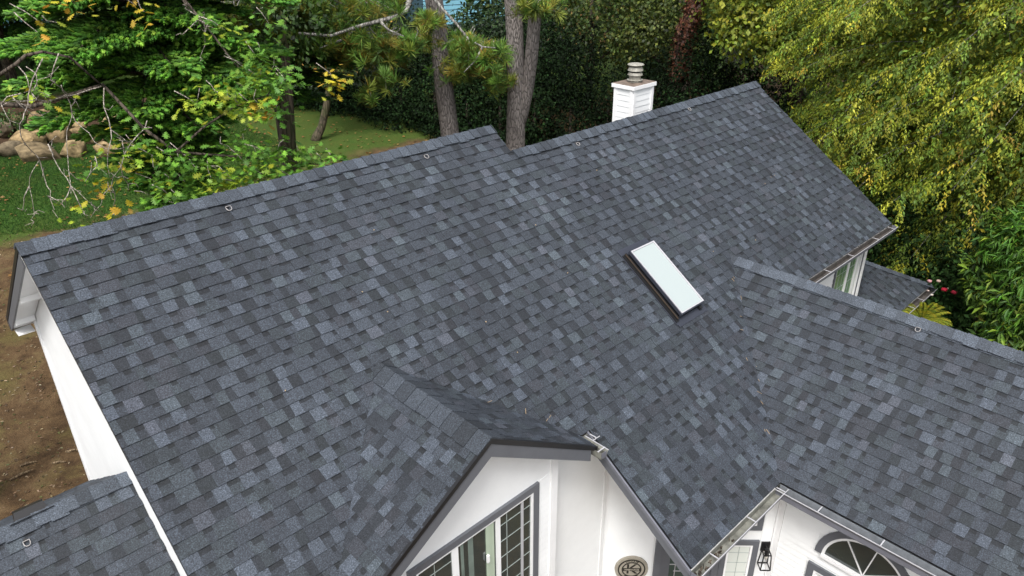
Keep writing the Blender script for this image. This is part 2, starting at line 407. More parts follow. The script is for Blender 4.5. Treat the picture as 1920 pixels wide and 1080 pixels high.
# garage roof: front and back slopes
gf = Plane((0, LY, LZ), (1, 0, 0), (0, 1, S)); gb = Plane((0, LY, LZ), (1, 0, 0), (0, -1, S))
shingles(gf, [[(-1, 0, 7.0), (1, 0, XW-.004), (0, 1, 0), (0, -1, 4.6*L)]], (-7, XW), (-39*EXPO, 0))
shingles(gb, [[(-1, 0, 7.0), (1, 0, XW-.004), (0, 1, 0), (0, -1, 3.0*L)]], (-7, XW), (-26*EXPO, 0))
# lower hipped roof beyond the wing
HY, HZ, HS = -4.16, -4.40, .52; HL = math.sqrt(1+HS*HS); HX = 14.43; HT = 2.25; HX0 = 12.145
hf = Plane((0, HY, HZ), (1, 0, 0), (0, 1, HS)); hr = Plane((HX, 0, HZ), (0, 1, 0), (-1, 0, HS))
shingles(hf, [[(-1, 0, -HX0), (1, 1/HL, HX), (0, 1, HT*HL)]], (HX0, HX), (0, 18*EXPO))
shingles(hr, [[(-1, 1/HL, -HY), (1, 0, 1.0), (0, 1, HT*HL)]], (HY, 1), (0, 18*EXPO), False)

def deck(mb, pl, hp, big, th=.045):
    u0, u1, v0, v1 = big; q = clip([(u0, v0), (u1, v0), (u1, v1), (u0, v1)], hp)
    if q: slab_piece(mb, pl, q, lambda u, v: 0.0, None, -th)
mb = MB()
for hp in regs: deck(mb, main, hp, (X0-1, X2+1, -1, 12))
for pl, low in ((gl, 2.6), (gr, 1.62)): deck(mb, pl, [(-1, 0, -GYF), (1, -r_/L2, -GD), (0, 1, 0), (0, -1, low*L2)], (-9, 2, -9, 2))
for pl in (wl, wr): deck(mb, pl, [(-1, 0, 11.0), (1, -1/L, -D6), (0, 1, 0), (0, -1, (XR-XV)*L)], (-12, 2, -9, 2))
deck(mb, b1, [(-1, 0, -X0), (1, 0, X1), (0, 1, 0), (0, -1, 2.86*L)], (-9, 20, -9, 2)); deck(mb, b2, [(-1, 0, -X1), (1, 0, X2), (0, 1, 0), (0, -1, 2.9*L)], (-9, 20, -9, 2))
for pl, lo in ((gf, 4.6), (gb, 3.0)): deck(mb, pl, [(-1, 0, 7.0), (1, 0, XW-.004), (0, 1, 0), (0, -1, lo*L)], (-9, 20, -9, 2))
deck(mb, hf, [(-1, 0, -HX0), (1, 1/HL, HX), (0, 1, HT*HL), (0, -1, 0)], (-9, 20, -9, 9)); deck(mb, hr, [(-1, 1/HL, -HY), (1, 0, 1.0), (0, 1, HT*HL), (0, -1, 0)], (-9, 9, -9, 9))
roof = mb.build('roof', DARK, house)
def hf_(h0, h1, v0): return lambda u, v: h0+(h1-h0)*(v-v0)/EXPO
order = sorted(range(len(pieces)), key=lambda i: -pieces[i][0]); single = set(order[:300])
rest = MB()
for i, (a, got) in enumerate(pieces):
    t = MB() if i in single else rest
    for pl, q, h0, h1, v0, c in got: slab_piece(t, pl, q, hf_(h0, h1, v0), c, -.002)
    if i in single: t.build('shingle', SH, roof)
tag(rest.build('shingle_field', SH, roof), kind='stuff')

# ridge and hip caps; grazing sheen is put into their lighter tones
def caps(p0, p1, da, db, wdt=.15, step=.143, start=0.0, mul=1.0, lf=1.0):
    p0 = np.asarray(p0, float); p1 = np.asarray(p1, float); d = p1-p0; ln = np.linalg.norm(d); d /= ln
    da = np.asarray(da, float)/np.linalg.norm(da); db = np.asarray(db, float)/np.linalg.norm(db); up = -(da+db); up /= np.linalg.norm(up)
    na = np.cross(d, da); na *= np.sign(na[2]); nb = np.cross(d, db); nb *= np.sign(nb[2])
    s = start
    while s < ln:
        e = min(s+step+.035, ln); k = random.random(); t = mul*(random.uniform(.092, .12) if k < .4 else random.uniform(.072, .092) if k < .82 else random.uniform(.05, .066))
        t *= .70; c = (t*.83, t, t*1.24); wj = wdt*random.uniform(.96, 1.05); m = MB(); P = []
        lj = random.uniform(-.003, .006); sk_ = random.uniform(-.012, .012)
        for q, lift in ((s, (.026+lj)*lf), (e, .013*lf)):
            o = p0+d*q
            P += [o+da*(wj+sk_)+na*lift, o+up*(lift+.002), o+db*wj+nb*lift, o+da*wj+na*.002, o+up*.0, o+db*wj+nb*.002]
        m.poly(P, [(0,6,7,1),(1,7,8,2),(0,1,4,3),(1,2,5,4),(6,9,10,7),(7,10,11,8),(0,3,9,6),(2,8,11,5)], c)
        m.build('ridge_cap', SH, roof); s += step
F_, B_ = (0, -1, -S), (0, 1, -S)
caps((X0-.01, 0, .012), (X1+.01, 0, .012), F_, B_)
caps((X1+.02, -D2, -S*D2+.012), (X2+.01, -D2, -S*D2+.012), F_, B_)
caps((XR, -D6+.02, -S*D6+.012), (XR, -8.6, -S*D6+.012), (-1, 0, -S), (1, 0, -S), .15, .143)
caps((GX, GYF-.01, GZ+.012), (GX, -GD+.05, GZ+.012), (-1, 0, -S2), (1, 0, -S2), .2, .19, 0., .66, .72)
caps((-4.2, LY, LZ+.012), (XW-.01, LY, LZ+.012), F_, B_)
hh0 = np.array([HX, HY, HZ+.01]); hh1 = np.array([HX-HT, HY+HT, HZ+HT*HS+.01])
caps(hh0, hh1, (-1, -1, -.52), (1, 1, -.52), .12, .143)

# --- walls
def cpoly(pts, hp): return clip(pts, hp)
def wall_face(name, O, U, pts, holes=None, th=.1, mat=WHITE):
    """upright wall slab; pts = (along, height) outline; returns part and its plane"""
    pl = Plane(O, U, (0, 0, 1)); Nn = np.cross(pl.U, np.array([0, 0, 1.])); pl.N = Nn      # outward
    m = MB(); n = len(pts); a = [pl.p(u, v, 0) for u, v in pts]; b = [pl.p(u, v, -th) for u, v in pts]
    m.poly(a+b, [tuple(range(n)), tuple(range(n, 2*n))[::-1]]+[(i, n+i, n+(i+1) % n, (i+1) % n) for i in range(n)])
    return m.build(name, mat, house), pl
def hull(pts):            # half planes of a convex counter-clockwise outline
    hp = []
    for i in range(len(pts)):
        (x0, y0), (x1, y1) = pts[i], pts[(i+1) % len(pts)]; a, b = y1-y0, x0-x1
        hp.append((a, b, a*x0+b*y0))
    return hp
def siding(part, pl, pts, v0, v1, ex, cutouts=()):
    hp = hull(pts); us = [p[0] for p in pts]; v = v0
    while v < v1:
        spans = [(min(us), max(us))]
        for (a, b, c, d) in cutouts:
            if c < v+ex*.6 and d > v+ex*.4:
                spans = [s for (p, q) in spans for s in ((p, min(q, a)), (max(p, b), q)) if s[1]-s[0] > .01]
        for p, q in spans:
            c = clip([(p, v), (q, v), (q, v+ex), (p, v+ex)], hp)
            if c:
                m = MB(); slab_piece(m, pl, c, lambda u, vv, v=v: .012-.009*(vv-v)/ex, None, 0.0); m.build('siding_board', WHITE, part)
        v += ex
# left gable wall (faces -x): along = -y
lw, lpl = wall_face('gable_wall', (XW, 0, 0), (0, -1, 0), [(-2.55, G0), (5.0, G0), (5.0, -S*5-.06), (0, -.06), (-2.55, -S*2.55-.06)])
siding(lw, lpl, [(-2.55, -4.95), (4.0, -4.95), (4.0, -S*4-.07), (0, -.07), (-2.55, -S*2.55-.07)], -4.95, -.1, .152)
m = MB(); m.box((XW-.03, 2.50, G0), (XW+.02, 2.585, -S*2.55-.08)); m.build('corner_board', WTRIM, house)
# rear, right and inner walls that close the house
m = MB(); m.box((XW+.02, 2.45, G0), (X1-.2, 2.55, -1.80)); m.box((X1-.2, 2.1, G0), (12.1, 2.2, -2.15)); m.build('rear_wall', WHITE, house)
wall_face('end_wall', (12.12, 0, 0), (0, 1, 0), [(-3.45, G0), (2.1, G0), (2.1, -S*2.1-.75), (-D2, -S*D2-.06), (-3.45, -S*3.45-.06)])
# front gable wall (faces -y)
GW = -3.80
def groof(x): return GZ-S2*abs(x-GX)-.05
fw, fpl = wall_face('gable_wall', (0, GW, 0), (1, 0, 0), [(-.6, G0), (2.82, G0), (2.82, groof(2.82)), (GX, groof(GX)), (-.6, groof(-.6))])
# scalloped shingles in the gable, boards beside and below the window
WL, WR, WT, WB = .74, 2.53, -2.70, -4.25
v = WT+.02; row = 0; hp = hull([(-.5, WT+.0), (2.80, WT+.0), (2.80, groof(2.80)-.005), (GX, groof(GX)-.005), (-.5, groof(-.5)-.005)])
while v < -1.55:
    u = -.5+(row % 2)*.065
    while u < 2.8:
        sc = [(u+.065+.063*math.cos(math.pi+t*math.pi/5), v+.045+.045*math.sin(math.pi+t*math.pi/5)) for t in range(6)]
        c = clip(sc+[(u+.128, v+.115), (u+.002, v+.115)], hp)
        if c:
            m = MB(); slab_piece(m, fpl, c, lambda uu, vv, v=v: .014-.011*(vv-v)/.115, None, 0); m.build('scalloped_shingle', WHITE, fw)
        u += .13
    v += .10; row += 1
siding(fw, fpl, [(2.53, -4.9), (2.74, -4.9), (2.74, WT-.005), (2.53, WT-.005)], -4.9, WT, .10)
m = MB(); m.box((2.735, GW-.022, -6.9), (2.84, GW+.05, groof(2.8)-.02)); m.build('corner_board', WTRIM, house)
# wall beside the bay (faces -y), the angled entry wall and the wing wall (faces -x)
K1 = np.array([4.09, -3.56]); K2 = np.array([5.76, -5.23])
sw, spl = wall_face('entry_wall', (0, K1[1]-.01, 0), (1, 0, 0), [(2.83, G0), (4.085, G0), (4.085, -2.52), (2.83, -2.52)])
siding(sw, spl, [(2.84, -5.6), (4.02, -5.6), (4.02, -2.53), (2.84, -2.53)], -5.6, -2.6, .10)
dU = np.array([K2[0]-K1[0], K2[1]-K1[1], 0]); wl_ = np.linalg.norm(dU)
aw, apl = wall_face('entry_wall', (K1[0], K1[1], 0), dU, [(0, G0), (wl_, G0), (wl_, -3.66), (.3, -2.75), (0, -2.5)])
siding(aw, apl, [(.07, -6.2), (wl_-.06, -6.2), (wl_-.06, -3.68), (.3, -2.77), (.07, -2.6)], -6.2, -2.6, .10, [(.72, 2.19, -7.2, -4.06)])
ww, wpl = wall_face('wing_wall', (WX, 0, 0), (0, -1, 0), [(5.24, G0), (11, G0), (11, -3.72), (5.24, -3.72)])
siding(ww, wpl, [(5.31, -6.4), (9, -6.4), (9, -3.74), (5.31, -3.74)], -6.4, -3.7, .10, [(5.80, 7.02, -4.62, -4.35), (5.9, 6.92, -4.37, -4.2), (6.1, 6.7, -4.22, -3.95), (5.72, 7.1, -6.4, -4.80)])
for q in (K1, K2):
    d = dU/wl_; s_ = 1 if q is K1 else -1
    m = MB(); m.obox(np.array([q[0], q[1], -6.9]), d*.07*s_, apl.N*.024, (0, 0, 3.2 if q is K2 else 4.3)); m.build('corner_board', WTRIM, house)
m = MB(); m.obox((WX+.002, K2[1]-.0, -6.9), (0, -.075, 0), (-.024, 0, 0), (0, 0, 3.16)); m.build('corner_board', WTRIM, house)
m = MB(); m.obox((4.02, K1[1]-.01, -6.9), (.07, 0, 0), (0, -.024, 0), (0, 0, 4.35)); m.build('corner_board', WTRIM, house)
# window wall beyond the wing (faces -y)
RW = -3.45
rw, rpl = wall_face('window_wall', (0, RW, 0), (1, 0, 0), [(8.9, G0), (12.1, G0), (12.1, -2.44), (8.9, -2.44)])
siding(rw, rpl, [(9, -4.9), (12.03, -4.9), (12.03, -2.46), (9, -2.46)], -4.9, -2.5, .10, [(10.75, 11.95, -4.4, -2.85)])
m = MB(); m.box((12.03, RW-.024, -6.9), (12.13, RW+.03, -2.5)); m.build('corner_board', WTRIM, house)
m = MB(); m.box((XW+.03, -5.0, G0), (-.6+.0, -4.9, -3.5)); m.box((-7, -4.4, G0), (XW-.03, -4.3, -5.6)); m.box((-7, 2.3, G0), (XW-.03, 2.4, -4.75)); m.build('garage_wall', WHITE, house)

# --- rake boards, fascia, soffits, drip edges
def slope_board(name, p0, p1, out, ht, th, mat, drop=.0):
    p0 = np.asarray(p0, float); p1 = np.asarray(p1, float); m = MB()
    m.obox(p0-np.array([0, 0, drop+ht]), p1-p0, np.asarray(out, float)*th, (0, 0, ht)); return m.build(name, mat, house)
# rear slope of the left gable: seen from below the plane of that slope
slope_board('rake_board', (X0, 0, -.02), (X0, 2.84, -S*2.84-.02), (.022, 0, 0), .15, 1, SLATE, .045)
slope_board('drip_edge', (X0-.006, 0, .012), (X0-.006, 2.88, -S*2.88+.012), (.03, 0, 0), .065, 1, DARK, .0)
slope_board('rake_board', (X0+.004, 0, -.02), (X0+.004, -D4, -S*D4-.02), (.02, 0, 0), .05, 1, WTRIM, .035)
m = MB(); m.obox((X0+.022, 0, -.2), (XW-X0-.04, 0, 0), (0, 2.82, -S*2.82), (0, 0, .02)); sof = m.build('soffit', WTRIM, house)
m = MB()
for y in (1.25, 2.35): m.obox((X0+.024, y, -S*y-.27), (XW-X0-.045, 0, 0), (0, .07, -S*.07), (0, 0, .07)); m.build('lookout', WTRIM, sof); m = MB()
m = MB(); m.obox((X0-.004, 2.84, -S*2.84-.20), (.12, 0, 0), (0, .07, 0), (0, 0, .19)); m.build('eave_end_cap', NAVY, house)
m = MB(); m.obox((XW-.02, 2.84, -S*2.84-.2), (6.2, 0, 0), (0, .025, 0), (0, 0, .18)); m.build('fascia', WTRIM, house)
m = MB(); m.obox((X0+.03, 2.6, -S*2.84-.21), (.2, 0, 0), (0, .23, 0), (0, 0, .012)); m.build('soffit', WTRIM, house)
# right rakes of the two ridges
slope_board('rake_board', (X1-.02, 0, -.02), (X1-.02, -D2, -S*D2-.02), (.02, 0, 0), .13, 1, SLATE, .03)
slope_board('rake_board', (X2-.02, -D2, -S*D2-.02), (X2-.02, -D3, -S*D3-.02), (.02, 0, 0), .14, 1, SLATE, .03)
slope_board('rake_board', (X2-.02, -D2, -S*D2-.02), (X2-.02, 2.4, -S*(2.4+2*D2)-.02), (.02, 0, 0), .14, 1, SLATE, .03)
# entry rake (faces -x) with its pale metal edge
slope_board('rake_board', (XB-.024, -3.62, -S*3.62), (XB-.024, -D4-.01, -S*(D4+.01)), (.024, 0, 0), .165, 1, SLATE, .03)
slope_board('drip_edge', (XB-.046, -3.62, -S*3.62), (XB-.046, -D4-.01, -S*(D4+.01)), (.022, 0, 0), .055, 1, GUTF, -.004)
slope_board('soffit', (XB+.002, -3.6, -S*3.6), (XB+.002, -D4, -S*D4), (1.9, 0, 0), .012, 1, WTRIM, .06)
# front gable rakes
for s_ in (-1, 1):
    run = 1.50 if s_ == 1 else 2.3
    a = (GX, GYF, GZ-.0); b = (GX+s_*run, GYF, GZ-S2*run)
    slope_board('rake_board', a, b, (0, .022, 0), .155, 1, SLATE, .052)
    slope_board('drip_edge', (GX, GYF-.012, GZ+.016), (GX+s_*(run+.02), GYF-.012, GZ-S2*(run+.02)+.016), (0, .034, 0), .058, 1, DARK, .0)
    slope_board('soffit', (GX, GYF+.023, GZ), b if False else (GX+s_*run, GYF+.023, GZ-S2*run), (0, .2, 0), .012, 1, WTRIM, .07)
# fascia under the eaves
m = MB(); m.obox((XB, -D4+.02, -S*D4-.20), (XV-XB+.1, 0, 0), (0, .02, 0), (0, 0, .15)); m.build('fascia', SLATE, house)
m = MB(); m.obox((XV+.02, -D4-.02, -S*D4-.27), (.02, 0, 0), (0, -5.7, 0), (0, 0, .22)); m.build('fascia', SLATE, house)
m = MB(); m.obox((9.0, -D3+.02, -S*D3-.19), (X2-9.0, 0, 0), (0, .02, 0), (0, 0, .14)); m.build('fascia', WTRIM, house)
m = MB(); m.obox((XV+.04, -5.24, -3.74), (.34, 0, 0), (0, -5.7, 0), (0, 0, .012)); m.build('soffit', WTRIM, house)
m = MB(); m.obox((HX0, HY+.02, HZ-.17), (HX-HX0-.03, 0, 0), (0, .02, 0), (0, 0, .13)); m.obox((HX-.04, HY+.03, HZ-.17), (.02, 0, 0), (0, 5, 0), (0, 0, .13)); m.build('fascia', WTRIM, house)
m = MB(); m.box((HX0, HY+.3, G0), (HX-.3, .9, HZ-.12)); m.build('porch_wall', WHITE, house)

# --- gutters: an open trough with a rolled lip and hanger straps
def gutter(p0, p1, out, hangs, wd=.115, dp=.095, name='gutter', lining=None):
    p0 = np.asarray(p0, float); p1 = np.asarray(p1, float); d = p1-p0; ln = np.linalg.norm(d); o = np.asarray(out, float); z = np.array([0, 0, 1.])
    g = MB(); t = .004
    g.obox(p0, d, o*t, -z*dp); g.obox(p0-z*dp, d, o*wd*.8, z*t)
    q = [p0-z*dp+o*wd*.8, p0-z*(dp*.45)+o*wd*.82, p0-z*.012+o*wd]
    for a, b in ((q[0], q[1]), (q[1], q[2])): g.obox(a, d, b-a, o*t)
    gg = g.build(name, lining or GUT, house)
    f = MB()
    for a, b in ((q[0], q[1]), (q[1], q[2])): f.obox(a+o*(t+.001), d, b-a, o*.003)
    f.build('gutter_face', GUTF, gg)
    l = MB(); l.obox(q[2]-z*.002, d, o*.009, z*.009); l.build('gutter_lip', LIP, gg)
    for e in (p0, p1-d/ln*t):
        c = MB(); c.obox(e+o*t*2, d/ln*t, o*(wd*.8-.012), -z*(dp-.008)); c.build('end_cap', GUTF, gg)
    for s in hangs:
        h = MB(); h.obox(p0+d/ln*s-z*.002, d/ln*.014, o*(wd+.006), z*.005); h.build('hanger', LIP, gg)
    return gg
ez = -S*D4-.025
g1 = gutter((XB-.02, -D4-.004, ez), (XV-.0, -D4-.004, ez), (0, -1, 0), (.37, 1.18, 1.90))
g2 = gutter((XV-.004, -D4-.004, ez-.001), (XV-.004, -10.5, ez-.001), (-1, 0, 0), (.55, 1.3, 2.05, 2.8, 3.5), .115, .13, 'gutter', GUTW)
d = MB()
for k in range(22):
    x = XB+.02+random.random()**2*.75; d.obox((x, -D4-.03-random.random()*.05, ez-.088), (random.uniform(.01, .04), random.uniform(-.03, .03), .01), (random.uniform(-.02, .02), .015, 0), (0, 0, random.uniform(.006, .03)))
tag(d.build('gutter_litter', BARKD, g1), kind='stuff')
ez3 = -S*D3-.025
gutter((8.62, -D3-.004, ez3), (X2+.02, -D3-.004, ez3), (0, -1, 0), (.35, .95, 1.85, 2.9, 3.62), .115, .095, 'gutter', GUTD)
gutter((HX0, HY-.004, HZ-.025), (HX-.0, HY-.004, HZ-.025), (0, -1, 0), (.4, 1.0, 1.5), .13, .095, 'gutter', GUTD)
gutter((3.16, -3.745, -S*3.745-.02), (3.50, -3.745, -S*3.745-.02), (0, -1, 0), (.27,), .12, .08)
gutter((3.215, -3.78, GZ-S2*1.60-.02), (3.215, -4.13, GZ-S2*1.60-.02), (1, 0, 0), (.29,), .12, .085)

# --- skylight
sk = Plane((5.893, -3.237, -S*3.237), (1, 0, 0), (0, 1, S)); SW, SL = .528, .937*L
fr = MB(); hgt = .125
def rail(mb, pl, u0, u1, v0, v1, h0, h1): mb.obox(pl.p(u0, v0, h0), pl.U*(u1-u0), pl.V*(v1-v0), pl.N*(h1-h0))
cu = MB(); cu.obox(sk.p(-.0, 0, -.03), sk.U*SW, sk.V*SL, sk.N*(hgt-.02+.03)); skp = cu.build('skylight', DARK, house)
for a in ((-.004, .010, -.004, SL+.004), (SW-.020, SW+.006, -.004, SL+.004), (.010, SW-.020, -.004, .010), (.010, SW-.020, SL-.016, SL+.004)): rail(fr, sk, *a, hgt-.018, hgt+.022)
fr.build('skylight_frame', LIP, skp)
cl = MB()
for a in ((-.02, -.004, -.02, SL+.02), (SW+.006, SW+.02, -.02, SL+.02), (-.004, SW+.006, -.02, -.004), (-.004, SW+.006, SL+.004, SL+.02)): rail(cl, sk, *a, hgt-.03, hgt+.012)
cl.build('cladding', NAVY, skp)
gm = MB(); rail(gm, sk, .010, SW-.020, .010, SL-.016, hgt-.012, hgt+.010); gm.build('skylight_pane', SKYG, skp)
fl = MB(); rail(fl, sk, -.10, SW+.06, SL+.02, SL+.135, .012, .020); rail(fl, sk, -.085, SW+.085, -.135, -.02, .016, .024); rail(fl, sk, SW+.02, SW+.075, -.02, SL+.02, .010, .018)
rail(fl, sk, -.10, -.02, -.10, SL+.05, .012, .019); fl.build('flashing', NAVY, skp)
fl = MB(); rail(fl, sk, -.085, -.02, -.06, SL+.03, .019, .034); rail(fl, sk, -.05, -.02, -.03, SL+.03, .034, .07); fl.build('side_flashing', DARK, skp)
fl = MB(); rail(fl, sk, -.056, -.05, -.03, SL+.02, .058, .074); fl.build('flashing_edge', mat_paint('dark_brown_edge', (.07, .05, .035), .5, .1), skp)
fl = MB(); rail(fl, sk, SW-.07, SW-.02, -.075, -.02, .024, .07); fl.build('drain_clip', DARK, skp)

# --- windows and doors: every upright window is frame, panes and bars on a wall plane
def rect_frame(mb, pl, u0, u1, v0, v1, w_, h0, h1):
    for a in ((u0, u0+w_, v0, v1), (u1-w_, u1, v0, v1), (u0+w_, u1-w_, v0, v0+w_), (u0+w_, u1-w_, v1-w_, v1)): rail(mb, pl, *a, h0, h1)
def window(pl, u0, u1, v0, v1, trim, sashes, glassm=None, name='window', bars=()):
    m = MB(); rect_frame(m, pl, u0, u1, v0, v1, trim, .0, .034); wn = m.build(name, SLATE, house)
    m = MB(); rect_frame(m, pl, u0+trim, u1-trim, v0+trim, v1-trim, .03, .0, .026)
    for a, b in zip(sashes[:-1], sashes[1:]): rail(m, pl, a[1], b[0], v0+trim+.03, v1-trim-.03, .0, .024)
    m.build('window_frame', WTRIM, wn)
    for k, s_ in enumerate(sashes):
        p = MB(); rail(p, pl, s_[0], s_[1], v0+trim+.03, v1-trim-.03, .002, .008); p.build('pane', s_[2], wn)
        if len(s_) > 3:
            for q in s_[3]:
                b = MB(); rail(b, pl, q-.0035, q+.0035, v0+trim+.03, v1-trim-.03, .008, .013); b.build('muntin', MUNT, wn)
            for q in s_[4]:
                b = MB(); rail(b, pl, s_[0], s_[1], q-.0035, q+.0035, .008, .0125); b.build('muntin', MUNT, wn)
    return wn
zz = [WT-.1-.03-.235*k-.13 for k in range(6)]
bw = window(fpl, WL, WR, WB, WT, .085, [(.855, 1.28, GLASS, [1.06], zz), (1.36, 1.885, GLASS), (1.945, 2.415, GLASS, [2.05], zz)])
m = MB(); rail(m, fpl, 1.745, 1.80, WB+.115, WT-.115, .008, .022); rail(m, fpl, 1.80, 1.86, WB+.115, WT-.115, .008, .012); m.build('sash_stile', mat_paint('pale_green_frame', (.42, .50, .38), .4, .05), bw)
m = MB(); rail(m, fpl, 1.735, 1.765, WT-.62, WT-.52, .02, .045); m.build('window_latch', WTRIM, bw)
m = MB(); rail(m, fpl, 2.265, 2.30, WB+.115, WT-.115, .008, .016); m.build('sash_stile', LIP, bw)
m = MB(); rail(m, fpl, 1.40, 1.44, WB+.115, WT-.115, .008, .010); rail(m, fpl, 1.50, 1.57, WB+.115, WT-.115, .008, .0095); m.build('curtain', mat_paint('curtain_green', (.16, .20, .17), .8, .2), bw)
# arched window on the wing
AC, AR = (6.41, -4.60), .62
def arc_strip(mb, pl, c, r0, r1, h0, h1, a0=0, a1=math.pi, n=22):
    for k in range(n):
        t0, t1 = a0+(a1-a0)*k/n, a0+(a1-a0)*(k+1)/n
        q = [(c[0]+r*math.cos(t), c[1]+r*math.sin(t)) for r, t in ((r0, t0), (r1, t0), (r1, t1), (r0, t1))]
        P = [pl.p(u, v, h1) for u, v in q]+[pl.p(u, v, h0) for u, v in q]
        mb.poly(P, [(0,1,2,3),(1,5,6,2),(4,0,3,7)] + ([(0,4,5,1)] if k == 0 else [])+([(2,6,7,3)] if k == n-1 else []))
m = MB(); arc_strip(m, wpl, AC, AR-.09, AR, 0, .036); awn = m.build('arched_window', SLATE, house)
m = MB(); arc_strip(m, wpl, AC, AR-.125, AR-.09, 0, .028); rail(m, wpl, AC[0]-AR+.09, AC[0]+AR-.09, AC[1]-.05, AC[1], 0, .05); m.build('window_frame', WTRIM, awn)
m = MB(); n = 24; P = [wpl.p(AC[0]+(AR-.125)*math.cos(math.pi*k/n), AC[1]+(AR-.125)*math.sin(math.pi*k/n), .006) for k in range(n+1)]; m.poly(P, [tuple(range(n+1))]); m.build('pane', GLASS, awn)
for t in (38, 80, 123):
    t = math.radians(t); a = wpl.p(AC[0]+.02*math.cos(t), AC[1]+.02*math.sin(t), .013); b = wpl.p(AC[0]+(AR-.12)*math.cos(t), AC[1]+(AR-.12)*math.sin(t), .013)
    m = MB(); m.bar(a, b, .014, .014, wpl.N); m.build('muntin', WTRIM, awn)
window(wpl, 5.75, 7.07, -6.2, -4.84, .09, [(5.9, 6.39, BLIND), (6.43, 6.92, BLIND)])
# window beyond the wing
window(rpl, 10.72, 11.96, -4.35, -2.86, .05, [(10.83, 11.28, GGREEN, [10.98, 11.13], [-3.2, -3.5]), (11.36, 11.66, GGREEN, [11.5], [-3.2, -3.5]), (11.72, 11.87, BLIND)], name='window')
# door, sidelight, transom on the angled wall
m = MB(); rect_frame(m, apl, .75, 1.65, -7.0, -4.80, .09, 0, .05); dr = m.build('front_door', SLATE, house)
m = MB(); rail(m, apl, .84, 1.56, -6.98, -4.89, .0, .03); m.build('door_leaf', SLATE, dr)
m = MB(); rail(m, apl, .97, 1.43, -6.5, -5.0, .03, .036); m.build('pane', mat_glass('door_glass', (.045, .07, .06), .08), dr)
m = MB()
for k in range(10):
    z_ = -5.05-.13*k; rail(m, apl, .97+.06*(k % 2), 1.43-.09*((k+1) % 2), z_-.006, z_+.006, .036, .042)
for u in (1.05, 1.2, 1.34): rail(m, apl, u-.005, u+.005, -6.5, -5.0, .036, .041)
m.build('leaded_bars', LIP, dr)
zs = [-5.10-.19*k for k in range(5)]
window(apl, 1.66, 2.17, -6.6, -4.86, .08, [(1.775, 2.055, BLIND, [1.915], zs)], name='sidelight_window')
tw = window(apl, .75, 2.17, -4.66, -4.12, .08, [(.87, 2.05, BLIND)], name='transom_window')

# --- chimney
CX, CY = 9.585, .545; CT = -.10; cw, cdp = .63, .455
ch = MB(); ch.box((CX, CY, -3.2), (CX+cw, CY+cdp, CT-.06)); chim = ch.build('chimney', WHITE, house)
cf = Plane((CX, CY, CT-.06), (1, 0, 0), (0, 0, -1)); cf.N = np.array([0, -1., 0]); cs = Plane((CX, CY+cdp, CT-.06), (0, -1, 0), (0, 0, -1)); cs.N = np.array([-1., 0, 0])
for pl, ww_ in ((cf, cw), (cs, cdp)):
    for k in range(9):
        m = MB(); q = [(.07, .03+k*.11), (ww_-.07, .03+k*.11), (ww_-.07, .14+k*.11), (.07, .14+k*.11)]; slab_piece(m, pl, q, lambda u, v, k=k: .003+.008*(v-.03-k*.11)/.11, None, 0); m.build('siding_board', WHITE, chim)
    m = MB(); 
    for u in (0, ww_-.07): m.obox(pl.p(u, 0, -.0), pl.U*.07, pl.V*1.4, pl.N*.024)
    m.build('corner_board', WTRIM, chim)
m = MB(); m.box((CX-.045, CY-.045, CT-.075), (CX+cw+.045, CY+cdp+.045, CT-.005)); m.build('chase_fascia', WTRIM, chim)
m = MB(); m.box((CX-.03, CY-.03, CT-.006), (CX+cw+.03, CY+cdp+.03, CT+.004)); m.build('chase_cover', RUST, chim)
fc = (CX+cw*.52, CY+cdp*.5, CT)
m = MB(); m.lathe([(0.129, 0.000), (0.129, 0.021), (0.117, 0.025), (0.113, 0.042), (0.156, 0.043), (0.156, 0.052), (0.113, 0.056), (0.113, 0.133), (0.117, 0.136)], fc, 24); flue = m.build('flue_pipe', LEAD, chim)
m = MB(); m.lathe([(0.101, 0.133), (0.148, 0.140), (0.125, 0.189), (0.094, 0.193)], fc, 24); m.build('flue_skirt', LEAD, flue)
m = MB(); m.lathe([(0.082, 0.182), (0.082, 0.322)], fc, 20); m.build('flue_throat', DARK, flue)
m = MB(); m.lathe([(0.094, 0.217), (0.152, 0.224), (0.121, 0.294), (0.086, 0.297)], fc, 24); m.build('flue_skirt', LEAD, flue)
m = MB(); m.lathe([(0.023, 0.319), (0.152, 0.322), (0.160, 0.332), (0.148, 0.346), (0.070, 0.360), (0.008, 0.364)], fc, 24); m.build('flue_cap', LEAD, flue)

# --- D-ring roof anchors, box vent, small vent pipes
def dring(pl, u, v, r=.027):
    m = MB(); P = [pl.p(u+r*1.1*math.cos(t), v-.02+r*math.sin(t)*1.15, .032) for t in np.linspace(math.pi, 2*math.pi, 10)]; P += [pl.p(u+r*1.1, v+.01, .034), pl.p(u-r*1.1, v+.01, .034), P[0]]
    m.tube(P, .0048, 6); a = m.build('roof_anchor', RINGM, house)
    m = MB(); m.obox(pl.p(u-.02, v, .012), pl.U*.03, pl.V*.04, pl.N*.008); m.build('anchor_strap', DARK, a)
for x, t in ((1.15, .17), (3.99, .18), (6.67, .60), (9.79, .58)): dring(main, x, (D4-t)*L)
def hit_pl(px, py, pl):
    d = ray(px, py); t = (pl.O-CAM)@pl.N/(d@pl.N); q = CAM+d*t-pl.O; return q@pl.U, q@pl.V
dring(wl, *hit_pl(1722, 618, wl)); dring(gf, *hit_pl(50, 1017, gf))
u, v = hit_pl(60, 968, gb)
m = MB(); a = (u-.16, v-.09); 
